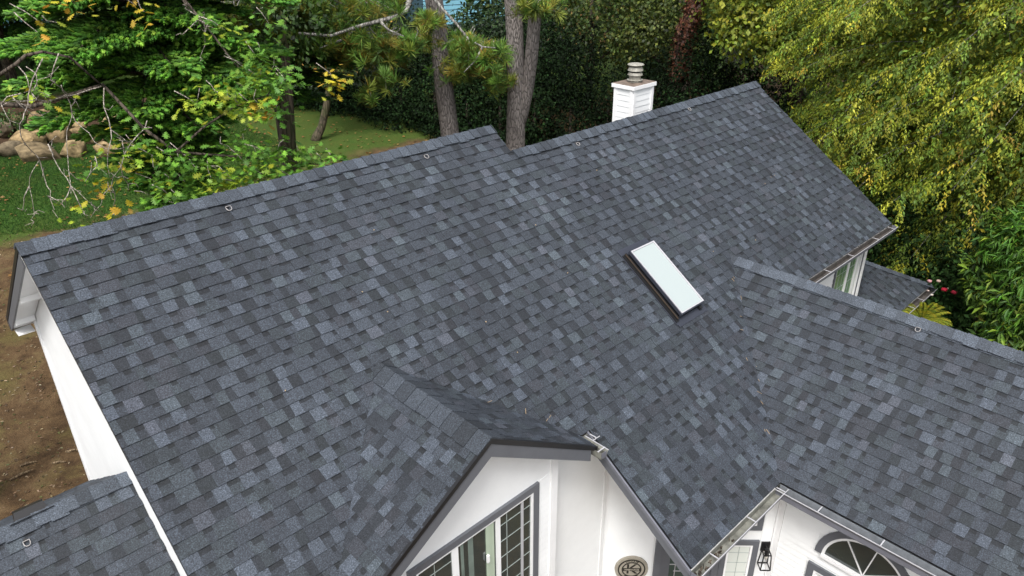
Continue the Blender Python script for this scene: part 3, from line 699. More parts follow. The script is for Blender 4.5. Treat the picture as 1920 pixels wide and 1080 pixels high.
P = [gb.p(a[0], a[1], .01), gb.p(a[0]+.32, a[1], .01), gb.p(a[0]+.32, a[1]+.18, .01), gb.p(a[0], a[1]+.18, .01), gb.p(a[0]+.015, a[1]+.02, .13), gb.p(a[0]+.305, a[1]+.02, .13), gb.p(a[0]+.30, a[1]+.16, .11), gb.p(a[0]+.02, a[1]+.16, .11)]
m.poly(P, [(4,5,6,7),(0,1,5,4),(1,2,6,5),(2,3,7,6),(3,0,4,7)]); vt = m.build('roof_vent', BLACKM, house)
m = MB(); m.obox(gb.p(a[0]-.05, a[1]-.04, .0105), gb.U*.42, gb.V*.26, gb.N*.004); m.build('vent_flange', DARK, vt)

rl = MB()
for k in range(30):
    if k < 12: t_ = random.random(); x = XV+(XR-XV)*t_+random.gauss(0, .04); tt_ = D6+(XR-x)+random.gauss(-.05, .05)
    elif k < 16: t_ = random.random(); x = GX+1.5*t_; tt_ = GD+r_*(x-GX)-abs(random.gauss(.03, .04))
    else: x = random.uniform(0, 11); tt_ = random.uniform(.8, 3)
    a = random.uniform(0, math.pi); ln_ = random.uniform(.03, .08) if k < 16 else .015; q = main.p(x, (D4-tt_)*L, .022); d_ = main.U*math.cos(a)+main.V*math.sin(a)
    rl.bar(q, q+d_*ln_, 0.0035 if k < 16 else .01, .004, main.N)
tag(rl.build('roof_litter', mat_paint('dry_needle', (.42, .30, .17), .8, .2), None), 'dry tan needles and specks caught on the shingles', 'litter', None, 'stuff')

# --- round sign and wall lantern: they hang on the angled wall
sc = (.44, -5.41); sr = .235
so = empty('round_sign', tuple(apl.p(*sc)), 'round stone coloured sign with dark ring and lettering beside the front door', 'sign')
def disc(mb, r, h0, h1, n=40):
    P = [apl.p(sc[0]+r*math.cos(2*math.pi*k/n), sc[1]+r*math.sin(2*math.pi*k/n), h1) for k in range(n)]; Q = [apl.p(sc[0]+r*math.cos(2*math.pi*k/n), sc[1]+r*math.sin(2*math.pi*k/n), h0) for k in range(n)]
    mb.poly(P+Q, [tuple(range(n))]+[(k, n+k, n+(k+1) % n, (k+1) % n) for k in range(n)])
m = MB(); disc(m, sr, .012, .045); m.build('sign_disc', SIGNC, so)
m = MB(); arc_strip(m, apl, sc, .176, .195, .045, .050, 0, 2*math.pi, 44); m.build('sign_ring', SIGND, so)
m = MB(); arc_strip(m, apl, sc, .124, .140, .045, .050, 0, 2*math.pi, 40); m.build('sign_ring', SIGND, so)
m = MB(); arc_strip(m, apl, sc, .138, .178, .045, .049, math.radians(58), math.radians(122), 12); m.build('sign_band', SIGND, so)
m = MB(); arc_strip(m, apl, sc, .138, .178, .045, .049, math.radians(232), math.radians(308), 12); m.build('sign_band', SIGND, so)
def text(body, cu_, cv, size, h, mat, ang=0.0):
    c = bpy.data.curves.new('lettering', 'FONT'); c.body = body; c.size = size; c.align_x = 'CENTER'; c.align_y = 'CENTER'; c.extrude = .0015; c.offset = .0015
    tmp = bpy.data.objects.new('lettering_curve', c); me = bpy.data.meshes.new_from_object(tmp); me.materials.clear(); me.materials.append(mat); o = bpy.data.objects.new('lettering', me); link(o, so); bpy.data.objects.remove(tmp)
    ux = apl.U*math.cos(ang)+np.array([0, 0, 1.])*math.sin(ang); uy = -apl.U*math.sin(ang)+np.array([0, 0, 1.])*math.cos(ang)
    mw = Matrix(np.column_stack([ux, uy, apl.N]).tolist()).to_4x4(); mw.translation = Vector(apl.p(sc[0]+cu_, sc[1]+cv, h)); o.matrix_parent_inverse = Matrix.Translation(-Vector(so.location)); o.matrix_basis = mw
text('K', 0, .0, .26, .0475, SIGND)
m = MB(); m.obox(apl.p(sc[0]-.122, sc[1]-.028, .045), apl.U*.244, np.array([0, 0, .052]), apl.N*.006); m.build('sign_band', SIGND, so)
text('VINEYARDS', 0, -.002, .040, .0525, SIGNC)
for ch_, t in zip('KNOBEL', (115, 105, 95, 85, 75, 65)): text(ch_, .158*math.cos(math.radians(t)), .158*math.sin(math.radians(t)), .036, .0505, SIGNC, math.radians(t-90))
for ch_, t in zip('EST', (255, 270, 285)): text(ch_, .158*math.cos(math.radians(t)), .158*math.sin(math.radians(t)), .036, .0505, SIGNC, math.radians(t+90))
lo = apl.p(2.26, -5.10, .012)
lt = empty('wall_lantern', tuple(lo), 'small black wall lantern with clear glass beside the entry sidelight window', 'lantern')
def lp(a, b, h): return lo+apl.U*a+np.array([0, 0, b])+apl.N*h
m = MB(); m.obox(lp(-.06, .06, 0), apl.U*.12, np.array([0, 0, .16]), apl.N*.02); m.build('back_plate', BLACKM, lt)
m = MB(); m.bar(lp(0, .17, .02), lp(0, .17, .10), .02, .02); m.tube([lp(0, .17, .095), lp(0, .08, .095)], .03, 10); m.build('arm', BLACKM, lt)
m = MB()
T = [lp(a, .10, h) for a, h in ((-.05, .045), (.05, .045), (.05, .145), (-.05, .145))]; Bq = [lp(a, -.16, h) for a, h in ((-.068, .027), (.068, .027), (.068, .163), (-.068, .163))]
for k in range(4):
    m.bar(T[k], T[(k+1) % 4], .013, .013); m.bar(Bq[k], Bq[(k+1) % 4], .013, .013); m.bar(T[k], Bq[k], .013, .013, apl.N)
m.build('frame', BLACKM, lt)
m = MB(); m.tube([lp(0, .08, .095), lp(0, .03, .095), lp(0, -.02, .095)], [.018, .03, .012], 10); m.build('bulb', mat_glass('bulb_glass', (.5, .48, .42), .1), lt)

# ------------------------------------------------------------------ vegetation builders
def norm(a): return a/(np.linalg.norm(a, axis=-1, keepdims=True)+1e-9)
def frames(d, up):                         # columns: side, along d, normal
    d = norm(d); s = norm(np.cross(d, up)); n = np.cross(s, d); return np.stack([s, d, n], -1)
def scatter(tv, tf, P, Rm, sc_, col, tshade=None):
    n, k = len(P), len(tv)
    V = P[:, None, :]+np.einsum('nij,kj->nki', Rm, tv)*sc_[:, None, None]
    F = (tf[None]+(np.arange(n)*k)[:, None, None]).reshape(-1, tf.shape[1])
    C = np.repeat(col, k, axis=0)
    if tshade is not None: C = C*np.tile(tshade, (n, 1)) if tshade.ndim == 2 else C*np.tile(tshade, n)[:, None]
    return V.reshape(-1, 3), F, C
def join(parts):
    V, F, C = [], [], []; o = 0
    for v, f, c in parts: V.append(v); F.append(f+o); C.append(c); o += len(v)
    return np.concatenate(V), np.concatenate(F), np.concatenate(C)
def leaf_t(wd, fold=.12, curl=.12):
    v = np.array([[0, 0, 0], [-wd, .42, fold*wd], [-wd*.55, .78, -curl*.5], [0, 1, -curl], [wd*.55, .78, -curl*.5], [wd, .42, fold*wd]])
    return v, np.array([[0, 1, 5], [1, 2, 5], [2, 4, 5], [2, 3, 4]])
def leaf_q(wd, curl=.1):
    return np.array([[0, 0, 0], [-wd, .5, .04], [0, 1, -curl], [wd, .5, .04]]), np.array([[0, 2, 1], [0, 3, 2]])
def spray_t(n=20, leaf=.17, wd=.2, droop=.35, hang=.55, seed=1):
    r = np.random.default_rng(seed); lv, lf = leaf_q(wd); parts = []
    t = np.linspace(.08, 1, n); P = np.stack([.05*np.sin(t*5), t, -droop*t**2], -1)+r.normal(0, .07, (n, 3))
    sd = np.where(np.arange(n) % 2 == 0, 1, -1)*r.uniform(.6, 1.1, n)
    D = np.stack([sd*.95, .65+.5*t, -hang-.35*r.random(n)-.2*t], -1)+r.normal(0, .3, (n, 3)); U = np.tile([0, 0, 1.], (n, 1))+r.normal(0, .3, (n, 3))
    return scatter(lv, lf, P, frames(D, U), leaf*r.uniform(.75, 1.15, n)*(1-.25*t), np.ones((n, 3))*(r.uniform(.8, 1.2, (n, 1))))
def palette(n, cols, wts, jit=.16):
    c = np.array(cols)[rng.choice(len(cols), n, p=np.array(wts)/np.sum(wts))]
    return np.clip(c*(1+rng.normal(0, jit, (n, 1)))*(1+rng.normal(0, .05, (n, 3))), .003, 1)
SPR = [spray_t(19, .205, .22, .3, .5, s) for s in (1, 2, 3, 4)]
def boughs(base, ztop, zlow, rad, nb, az=None, ntw=13, tw=.62, rise=.45, droop=.62, cols=None, wts=None, spr=SPR, inner=.25, barkm=BARKG, thick=.022, face=None):
    """boughs arching out of a trunk; returns foliage arrays and a branch MB"""
    mb = MB(); P, D, Uu, SCL, T = [], [], [], [], []
    for k in range(nb):
        z = zlow+(ztop-zlow)*((k+random.random())/nb); a = random.uniform(0, 2*math.pi) if az is None else random.uniform(*az)
        Lb = rad(z)*random.uniform(.72, 1.12); dirh = np.array([math.cos(a), math.sin(a), 0.]); side = np.array([-math.sin(a), math.cos(a), 0.])
        b0 = np.array([base[0], base[1], z]); wob = random.uniform(-.5, .5); bt = random.uniform(.7, 1.25); rise_, droop_ = rise*random.uniform(.5, 1.5), droop*random.uniform(.6, 1.4)
        f = lambda t: b0+dirh*Lb*t+side*wob*Lb*math.sin(2.2*t)*.4+np.array([0, 0, Lb*(rise_*t-droop_*t*t)])
        mb.tube([f(t) for t in (0, .2, .4, .6, .8, .97)], [thick, thick*.75, thick*.55, thick*.4, thick*.26, thick*.12], 5, cap=False)
        for j in range(ntw):
            t = inner+(1-inner)*(j+random.random())/ntw; p = f(t); dd = f(min(t+.02, 1.02))-f(t-.02); dd /= np.linalg.norm(dd)
            for sgn in (-1, 1):
                ang = random.uniform(.6, 1.2)*sgn; h = dirh*math.cos(ang)+side*math.sin(ang); Ls = random.uniform(.35, 1.0)*(1.15-.7*t)*Lb*.27
                for q_ in range(3):
                    e_ = (q_+random.random())/3; p2 = p+h*Ls*e_+np.array([random.gauss(0, .07), random.gauss(0, .07), -.28*Ls*e_*e_+random.uniform(-.12, .1)])
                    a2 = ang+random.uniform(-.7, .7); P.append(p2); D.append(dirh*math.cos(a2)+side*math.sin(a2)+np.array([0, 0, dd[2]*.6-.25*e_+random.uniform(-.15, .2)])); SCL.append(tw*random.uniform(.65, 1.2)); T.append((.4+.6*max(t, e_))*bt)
        P.append(f(.97)); D.append(f(1.0)-f(.9)); SCL.append(tw); T.append(1.*bt)
    P, D, SCL, T = map(np.array, (P, D, SCL, T)); n = len(P); parts = []
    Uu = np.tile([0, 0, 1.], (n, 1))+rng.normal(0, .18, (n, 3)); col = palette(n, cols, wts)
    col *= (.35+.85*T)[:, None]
    which = rng.integers(0, len(spr), n); Rm = frames(D, Uu)
    for q in range(len(spr)):
        s_ = which == q
        if s_.any(): parts.append(scatter(spr[q][0], spr[q][1], P[s_], Rm[s_], SCL[s_], col[s_], spr[q][2]))
    return join(parts), mb
def cloud(lobes, n, ln, wd, cols, wts, depth=.35, droop=.3, lf=None, tint=(.8, 1.2)):
    tv, tf = lf or leaf_q(wd); vol = np.array([l[1][0]*l[1][1]*l[1][2] for l in lobes])**(2/3); cnt = (n*vol/vol.sum()).astype(int); PP, DD, TT = [], [], []
    for (c, r), k in zip(lobes, cnt):
        d = norm(rng.normal(0, 1, (k, 3))); rr = 1-depth*rng.random(k)**1.5+rng.normal(0, .05, k)
        lump = 1+.2*np.sin(d[:, 0]*5+c[0]*3)*np.sin(d[:, 1]*6+c[1])+.18*np.sin(d[:, 2]*9+d[:, 0]*7+c[2])
        PP.append(np.array(c)+d*np.array(r)*(rr*lump)[:, None]); DD.append(d); TT.append(np.full(k, random.uniform(*tint)))
    P = np.concatenate(PP); O = np.concatenate(DD); m = len(P)
    D = O*.6+rng.normal(0, .55, (m, 3))-np.array([0, 0, droop]); U = O+np.array([0, 0, .6])+rng.normal(0, .35, (m, 3))
    return scatter(tv, tf, P, frames(D, U), ln*rng.uniform(.55, 1.4, m), palette(m, cols, wts, .25)*np.concatenate(TT)[:, None])
def tree(name, base, label, group=None, cat='tree'): return empty(name, tuple(base), label, cat, group)
def trunk(parent, pts, rad, mat=BARKD, n=9, name='trunk'):
    m = MB(); m.tube(pts, rad, n); return m.build(name, mat, parent, True)

YG = [(.36, .35, .028), (.265, .30, .028), (.145, .22, .025), (.085, .14, .02), (.36, .26, .03)]
YW = [.17, .34, .32, .155, .015]
# ------------------------------------------------------------------ yellow-green trees at the right
RT = [(1590, 25.0, 3.5, 'tall yellow green tree with arching sprays behind the gable peak'),
      (1690, 22.5, 4.6, 'broad yellow green tree with drooping sprays beyond the sloping roof end'),
      (1880, 21.0, 4.6, 'yellow green tree at the edge of the view with layered drooping boughs'),
      (1780, 28.0, 5.0, 'yellow green tree standing behind the other yellow green trees'),
      (2060, 19.5, 4.4, 'yellow green tree whose boughs reach in from beyond the frame')]
for k, (px, hd, R_, lab) in enumerate(RT):
    b = at(px, 500, hd); b[2] = ground_z(b[0], b[1]); t = tree('yellow_green_tree', b, lab, 'yellow green trees')
    rad = lambda z, R_=R_: R_*(1.0 if z > -1.5 else max(.35, 1-(-1.5-z)*.2))
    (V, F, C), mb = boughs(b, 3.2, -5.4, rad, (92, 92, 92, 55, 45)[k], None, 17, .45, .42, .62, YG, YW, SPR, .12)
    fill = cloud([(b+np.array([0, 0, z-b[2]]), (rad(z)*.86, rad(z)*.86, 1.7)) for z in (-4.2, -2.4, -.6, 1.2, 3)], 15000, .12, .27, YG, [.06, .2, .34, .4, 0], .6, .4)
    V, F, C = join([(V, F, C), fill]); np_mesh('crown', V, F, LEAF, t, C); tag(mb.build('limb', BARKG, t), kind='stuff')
    trunk(t, [b+(0, 0, -.2), b+(.1, .05, 3), b+(0, .2, 7), b+(.1, .1, 12.5)], [.24, .19, .14, .04], BARKG)

# ------------------------------------------------------------------ maple, ivy tree and dark shrubs behind the ridge
def lobed_tree(name, label, px, hd, lob, n, ln, wd, cols, wts, group=None, bark=BARKD, tr=.2, mat=LEAF, depth=.4, droop=.3):
    """lob: list of (photo x, photo y, extra distance, rx, ry, rz)"""
    b = at(px, 500, hd); b[2] = ground_z(b[0], b[1]); t = tree(name, b, label, group)
    L_ = [(at(x, y, hd+e), (rx, ry, rz)) for x, y, e, rx, ry, rz in lob]
    V, F, C = cloud(L_, n, ln, wd, cols, wts, depth, droop); np_mesh('crown', V, F, mat, t, C)
    m = MB(); top = max(c[2] for c, r in L_); m.tube([b-(0, 0, .2), (b[0]+.1, b[1], (b[2]+top)/2), (b[0], b[1]+.1, top)], [tr, tr*.75, tr*.4], 8)
    m.build('trunk', bark, t, True)
    for c, r in L_:
        z0 = b[2]+(c[2]-b[2])*.55; p0 = np.array([b[0], b[1], max(z0, b[2]+.3)]); m = MB(); m.tube([p0, (p0+c)/2+(0, 0, .2), c], [tr*.5, tr*.3, tr*.1], 6); m.build('limb', bark, t, True)
    return t
GRN = [(.035, .075, .015), (.06, .11, .02), (.025, .05, .012), (.10, .14, .025)]
lobed_tree('maple_tree', 'bright lime green maple above the roof peak, against dark woods', 1440, 29, [(1440, 20, 0, 2.0, 2.0, 1.5), (1395, 45, -1, 1.1, 1.1, .9), (1470, 70, -1, 1.1, 1.1, .8), (1430, -60, 0, 2.4, 2.4, 2), (1385, 10, 1, 1.2, 1.2, 1.0)], 9000, .17, .36, [(.16, .21, .02), (.24, .25, .025), (.09, .14, .02)], [.45, .35, .2], 'trees in the woods')
lobed_tree('broadleaf_tree', 'mottled green and rusty broadleaf tree between the double pine and the chimney', 1090, 37, [(1090, 40, 0, 3, 3, 2), (1160, 30, 1, 3, 3, 2), (1040, 70, 0, 2, 2, 1.4), (1230, 45, 1, 2.4, 2.4, 1.8), (1120, -70, 0, 4, 4, 3)], 14000, .16, .34, [(.045, .08, .015), (.09, .12, .02), (.16, .10, .03), (.03, .05, .012)], [.45, .3, .08, .17], 'trees in the woods')
lobed_tree('broadleaf_tree', 'olive green broadleaf tree between the chimney and the ivy trunk', 1250, 34, [(1225, 45, 0, 1.6, 1.6, .9), (1260, 80, 1, 1.6, 1.6, 1), (1190, 75, 1, 1.5, 1.5, 1), (1270, -30, 1, 2.6, 2.6, 1.6)], 8000, .15, .36, [(.08, .11, .02), (.13, .15, .025), (.045, .07, .015)], [.4, .25, .35], 'trees in the woods')
lobed_tree('broadleaf_tree', 'dark green broadleaf tree behind the maple and the ivy trunk', 1360, 36, [(1350, 60, 0, 2.5, 2.5, 2), (1380, 120, 0, 2, 2, 1.6), (1330, -40, 1, 3, 3, 2.5), (1300, 30, 3, 2.5, 2.5, 2)], 9000, .16, .34, GRN, [.4, .2, .35, .05], 'trees in the woods')
lobed_tree('evergreen_tree', 'dark evergreen tree above the hedge between the leaning tree and the single pine', 720, 36, [(690, 110, 0, 2.2, 2.2, 1.5), (760, 110, 0, 2.2, 2.2, 1.5), (640, 90, 1, 2.2, 2.2, 1.6), (720, 65, 1, 2.3, 2.3, 1.4), (580, 90, 1, 2.2, 2.2, 2)], 16000, .15, .34, [(.016, .036, .010), (.03, .06, .015), (.008, .018, .006)], [.45, .25, .3], 'trees in the woods')
lobed_tree('evergreen_tree', 'dark evergreen tree above the hedge between the two pines', 885, 35, [(860, 110, 0, 2, 2, 1.4), (915, 100, 0, 2, 2, 1.5), (895, 60, 1, 1.6, 1.6, 1.0), (940, 55, 1, 1.8, 1.8, 1.3), (1020, 110, 0, 2.2, 2.2, 1.8), (985, 70, 1, 2, 2, 1.6)], 15000, .15, .34, [(.016, .036, .010), (.03, .06, .015), (.008, .018, .006)], [.45, .25, .3], 'trees in the woods')
# ivy clad trunk
b = at(1262, 175, 31); p0 = b.copy(); p0[2] = ground_z(b[0], b[1])
iv = tree('ivy_clad_tree', p0, 'leaning trunk covered in rust brown dead ivy leaves', None)
pts = [p0, at(1266, 150, 31), at(1284, 70, 31), at(1306, 0, 31), at(1325, -90, 31)]; trunk(iv, pts, [.3, .26, .24, .2, .16], BARKD)
tt = rng.random(2600); seg = np.minimum((tt*3).astype(int), 2); lo_ = np.array([pts[1], pts[2], pts[3], pts[4]]); P = lo_[seg]+(lo_[seg+1]-lo_[seg])*(tt*3-seg)[:, None]
o = norm(rng.normal(0, 1, (2600, 3))*np.array([1, 1, .25])); P = P+o*rng.uniform(.2, .46, (2600, 1)); tv, tf = leaf_q(.42)
V, F, C = scatter(tv, tf, P, frames(o*.4+rng.normal(0, .4, (2600, 3))-np.array([0, 0, .8]), o), rng.uniform(.08, .17, 2600), palette(2600, [(.10, .035, .018), (.16, .06, .03), (.05, .02, .012), (.20, .10, .05)], [.4, .3, .2, .1]))
np_mesh('ivy_leaves', V, F, LEAF, iv, C)
m = MB()
for k in range(26):
    s0 = at(1365+random.uniform(-8, 12), 105+random.uniform(-8, 12), 30); e = at(1395+random.uniform(-45, 25), 100+random.uniform(-25, 35), 30+random.uniform(-.8, .8)); md = (s0+e)/2+rng.normal(0, .12, 3); m.tube([s0, md, e], [.016, .011, .005], 4)
tag(m.build('dead_twigs', BARKG, iv), kind='stuff')

# ------------------------------------------------------------------ dark laurel hedge behind the pines
ha = at_ground(528, 200); hm = at_ground(800, 262); hb = at(1440, 300, 27.5); hb[2] = ground_z(hb[0], hb[1])
def hline(k): return ha+(hm-ha)*k*3 if k < 1/3 else hm+(hb-hm)*(k-1/3)*1.5
hd_ = tree('laurel_hedge', (ha+hb)/2, 'long dark green laurel hedge behind the pine trunks', None, 'hedge')
lob = []; n_ = 15
for k in range(n_):
    c = hline(k/(n_-1)); c[2] = ground_z(c[0], c[1]); hh = 2.2+.6*math.sin(k*1.7)+(.9 if k > 5 else .2)*min(1, k/5)
    away = norm(np.array([c[0]-CAM[0], c[1]-CAM[1], 0])); lob.append((c+away*1.6+np.array([0, 0, hh*.52]), (1.45, 1.45, hh*.6))); lob.append((c+away*2.6+np.array([0, 0, hh*1.1]), (1.5, 1.5, hh*.5)))
    lob.append((c+away*1.2+np.array([random.uniform(-.5, .5), 0, .5]), (1.3, 1.3, .8)))
V, F, C = cloud(lob, 125000, .115, .34, [(.008, .018, .006), (.013, .030, .009), (.022, .050, .014), (.004, .009, .003)], [.35, .3, .13, .22], .4, .6, None, (.4, 1.25))
np_mesh('crown', V, F, DLEAF, hd_, C)
for k in range(n_):
    m = MB(); c = hline(k/(n_-1)); c[2] = ground_z(c[0], c[1]); aw_ = norm(np.array([c[0]-CAM[0], c[1]-CAM[1], 0]))
    m.tube([c+aw_*1.9-(0, 0, .1), c+aw_*1.9+(0, 0, 1.4), c+aw_*2.2+(0, 0, 2.6)], [.09, .07, .03], 6); m.build('trunk', BARKD, hd_)

# ------------------------------------------------------------------ woods closing the view
BK = [(-170, 46, 'beyond the left edge of the view'), (-30, 50, 'at the far left above the lawn'), (110, 44, 'behind the far left fir'), (250, 52, 'behind the left of the bright fir'), (390, 46, 'behind the right side of the bright fir'), (520, 50, 'behind the darker fir'), (640, 60, 'behind the leaning tree'),
      (780, 66, 'behind the bare limb of the single pine'), (960, 46, 'behind the double stemmed pine'), (1060, 50, 'behind the rusty broadleaf tree'), (1190, 44, 'straight behind the chimney'), (1320, 46, 'behind the ivy clad trunk'), (1460, 40, 'behind the lime green maple'), (1600, 38, 'behind the tall yellow green tree'), (1750, 36, 'behind the broad yellow green tree'), (1900, 34, 'behind the right hand yellow green trees'), (2060, 33, 'beyond the right edge of the view')]
for k, (px, hd, _) in enumerate(BK):
    b = at(px, 480, hd); b[2] = ground_z(b[0], b[1]); t = tree('forest_tree', b, 'tall dark broadleaf tree of the far woods, '+_, 'dark trees closing the view')
    lob = [(b+np.array([random.uniform(-1.6, 1.6), random.uniform(-1.6, 1.6), z]), (random.uniform(2.4, 3.4),)*2+(random.uniform(1.8, 2.6),)) for z in (2.2, 4.2, 6.2, 8.5, 11, 13.5) for _ in (0, 1)]
    if 820 < px < 900 or 640 < px < 700: lob = lob[:4]+lob[8:]
    V, F, C = cloud(lob, 5200, .36, .34, GRN, [.35, .12, .5, .03], .5, .3); np_mesh('crown', V, F, LEAF, t, C*.75)
    trunk(t, [b-(0, 0, .3), b+(0, 0, 7), b+(.2, 0, 14)], [.3, .22, .08], BARKD)

# ------------------------------------------------------------------ pale blue house beyond the hedge
def nhouse(px, py, hd, wid, hei, label, name='neighbour_house'):
    c = at(px, py, hd); gz = float(ground_z(c[0], c[1])); away = norm(np.array([c[0]-CAM[0], c[1]-CAM[1], 0])); sd_ = np.array([away[1], -away[0], 0]); ang = .35
    U = sd_*math.cos(ang)+away*math.sin(ang); D_ = np.array([-U[1], U[0], 0]); 
    if D_@away < 0: D_ = -D_
    e = empty(name, (c[0], c[1], gz), label, 'house'); o = np.array([c[0], c[1], gz])-U*wid/2
    m = MB(); m.obox(o, U*wid, D_*7, (0, 0, hei)); wl2 = m.build('wall', BLUED, e)
    z_ = .2
    while z_ < hei:
        m = MB(); m.obox(o+np.array([0, 0, z_])-D_*.025, U*wid, D_*.026, (0, 0, .30)); m.build('siding_board', BLUE, wl2); z_ += .36
    m = MB(); A = o-U*.5-D_*.5+np.array([0, 0, hei]); Bq = A+U*(wid+1); R0 = A+D_*4+np.array([0, 0, 2.4]); R1 = Bq+D_*4+np.array([0, 0, 2.4]); E0 = A+D_*8; E1 = Bq+D_*8
    m.poly([A, Bq, R1, R0, E0, E1], [(0,1,2,3), (3,2,5,4), (0,3,4), (1,5,2)]); m.build('roof', DARK, e)
    return e
BLUE = mat_paint('pale_blue_siding', (.22, .48, .62), .5, .06); BLUED = mat_paint('blue_siding_gap_shade', (.06, .12, .17), .6, .06)  # darker wall blue stands in for shade lines between the boards
nhouse(885, 10, 62, 8, 7.4, 'pale blue sided house glimpsed between the pines')
nhouse(-10, 95, 58, 8, 3.6, 'pale blue low building glimpsed at the lawn edge behind the fir', 'garden_building')

# ------------------------------------------------------------------ pines
NV = []; 
def tuft_t(n=46, ln=1.0, seed=3):
    r = np.random.default_rng(seed); P, F, Cc = [], [], []
    for k in range(n):
        th = r.uniform(0, 2*math.pi); ph = r.uniform(.15, 1.75); d = np.array([math.sin(ph)*math.cos(th), math.cos(ph), math.sin(ph)*math.sin(th)]); s = norm(np.cross(d, r.normal(0, 1, 3)))*.022
        o = np.array([0, -.25*r.random(), 0]); l_ = ln*r.uniform(.7, 1.05); i = len(P); tip = o+d*l_-np.array([0, 0, .12*l_])
        P += [o-s*.5, o+s*.5, o+d*l_*.6+s, tip]; F += [(i, i+1, i+2), (i, i+2, i+3)]
        c = (1., 1, 1) if ph < 1.05 else (1.5, .85, .7) if r.random() < .4 else (.8, .8, .8); Cc += [c]*4
    return np.array(P), np.array(F), np.array(Cc)
TF = [tuft_t(46, 1, s) for s in (3, 4)]
def tufts(P, sc0, cols, wts, upw=.7):
    n = len(P); D = rng.normal(0, .6, (n, 3))+np.array([0, 0, upw]); parts = []; col = palette(n, cols, wts); Rm = frames(D, rng.normal(0, 1, (n, 3))); wch = rng.integers(0, 2, n); sc_ = sc0*rng.uniform(.75, 1.2, n)
    for q in (0, 1):
        s_ = wch == q; parts.append(scatter(TF[q][0], TF[q][1], P[s_], Rm[s_], sc_[s_], col[s_], TF[q][2]))
    return join(parts)
PC = [(.10, .20, .028), (.17, .22, .03), (.22, .20, .035), (.07, .14, .025)]; PW = [.42, .3, .13, .15]
PD = 19.0
def pine(label, tr_px, rads, limbs, clusters, hd, extra=None):
    top = [at(x, y, hd) for x, y in tr_px]; b = top[-1].copy(); b2 = b+(b-top[-2])/max(1e-6, (top[-2][2]-b[2]))*(b[2]-G0)*0; b2[2] = ground_z(b[0], b[1]); t = tree('pine_tree', b2, label, 'pines behind the ridge')
    up = top[0]+(top[0]-top[1])/np.linalg.norm(top[0]-top[1])*7; trunk(t, [b2]+top[::-1]+[up], [rads[-1]*1.25]+rads[::-1]+[rads[0]*.6], BARKP, 14)
    if extra:
        m = MB(); m.tube([at(x, y, hd+e) for x, y, e, r in extra], [r for x, y, e, r in extra], 12); m.build('stem', BARKP, t, True)
    m = MB()
    for pl_, r0 in limbs:
        q = [at(x, y, hd+e) for x, y, e in pl_]; m.tube(q, list(np.linspace(r0, r0*.35, len(q))), 6)
    pts = []
    for cx, cy, rx, ry, n in clusters:
        c = [at(cx+random.gauss(0, rx*.55), cy+random.gauss(0, ry*.55), hd+random.uniform(-1.6, 1.2)) for _ in range(int(n*2.2))]; pts += c; ctr = at(cx, cy-ry, hd)
        for q in c[::3]:
            m.tube([ctr+rng.normal(0, .1, 3), (ctr+q)/2+(0, 0, .08), q], [.016, .012, .006], 4)
    tag(m.build('limb', BARKG, t, True), kind='stuff')
    V, F, C = tufts(np.array(pts), .27, PC, PW); np_mesh('crown', V, F, NEEDLE, t, C); return t
pine('single straight pine trunk with a long bare limb and needle tufts', [(808, -40), (822, 60), (832, 160), (846, 268)], [.21, .222, .235, .245],
     [([(820, -60, 0), (768, 0, -1), (762, 19, -1.2), (745, 31, -1.3), (712, 39, -1.4), (670, 50, -1.5), (620, 67, -1.6), (560, 62, -1.7)], .075), ([(712, 39, -1.4), (728, 56, -1.5), (757, 68, -1.6)], .04), ([(670, 50, -1.5), (640, 75, -1.4), (600, 90, -1.5)], .04)],
     [(560, 18, 100, 30, 90), (620, 70, 70, 30, 70), (690, 88, 60, 24, 55), (740, 95, 50, 25, 40), (808, 45, 22, 14, 16), (690, 185, 15, 15, 8), (720, 150, 25, 20, 14), (430, 35, 60, 28, 40), (500, 85, 45, 30, 30), (790, 80, 30, 20, 14), (640, 10, 90, 30, 60)], PD)
pine('double stemmed pine trunk with a low knot, beside the single pine', [(960, -40), (965, 60), (968, 170), (966, 290)], [.215, .22, .23, .265],
     [([(800, -20, -1), (830, 17, -1.1), (855, 44, -1.2), (878, 73, -1.3), (905, 88, -1.4), (930, 90, -1.5)], .04), ([(905, 88, -1.4), (890, 115, -1.5), (870, 135, -1.6)], .025)],
     [(880, 98, 55, 25, 60), (905, 122, 40, 25, 42), (932, 158, 10, 12, 8), (850, 142, 30, 18, 20), (958, 152, 9, 9, 5), (1005, 15, 35, 14, 32), (930, 100, 20, 14, 12)], PD,
     [(1012, -50, -.1, .15), (1003, 30, -.1, .16), (996, 110, -.08, .165), (988, 170, -.05, .17), (978, 215, 0, .17), (970, 250, .05, .15)])

# ------------------------------------------------------------------ small leaning tree on the lawn, mossy tree
b = at_ground(592, 262); hd0 = math.hypot(b[0]-CAM[0], b[1]-CAM[1]); sl_ = tree('leaning_tree', b, 'slender tree with a bowed grey trunk rooted in the lawn before the hedge', None)
trunk(sl_, [b-(0, 0, .1), at(594, 255, hd0), at(603, 238, hd0), at(612, 200, hd0), at(618, 160, hd0), at(626, 115, hd0), at(640, 40, hd0)], [.26, .2, .165, .15, .14, .12, .07], BARKM, 9)
V, F, C = cloud([(at(630, 120, hd0), (1.0, 1.0, .6)), (at(640, 70, hd0), (1.6, 1.6, .9)), (at(600, 90, hd0+1), (1.5, 1.5, .8)), (at(620, 150, hd0), (.5, .5, .3))], 3600, .14, .3, [(.05, .09, .018), (.10, .12, .02), (.26, .14, .02)], [.5, .35, .15], .7, .4); np_mesh('crown', V, F, LEAF, sl_, C)

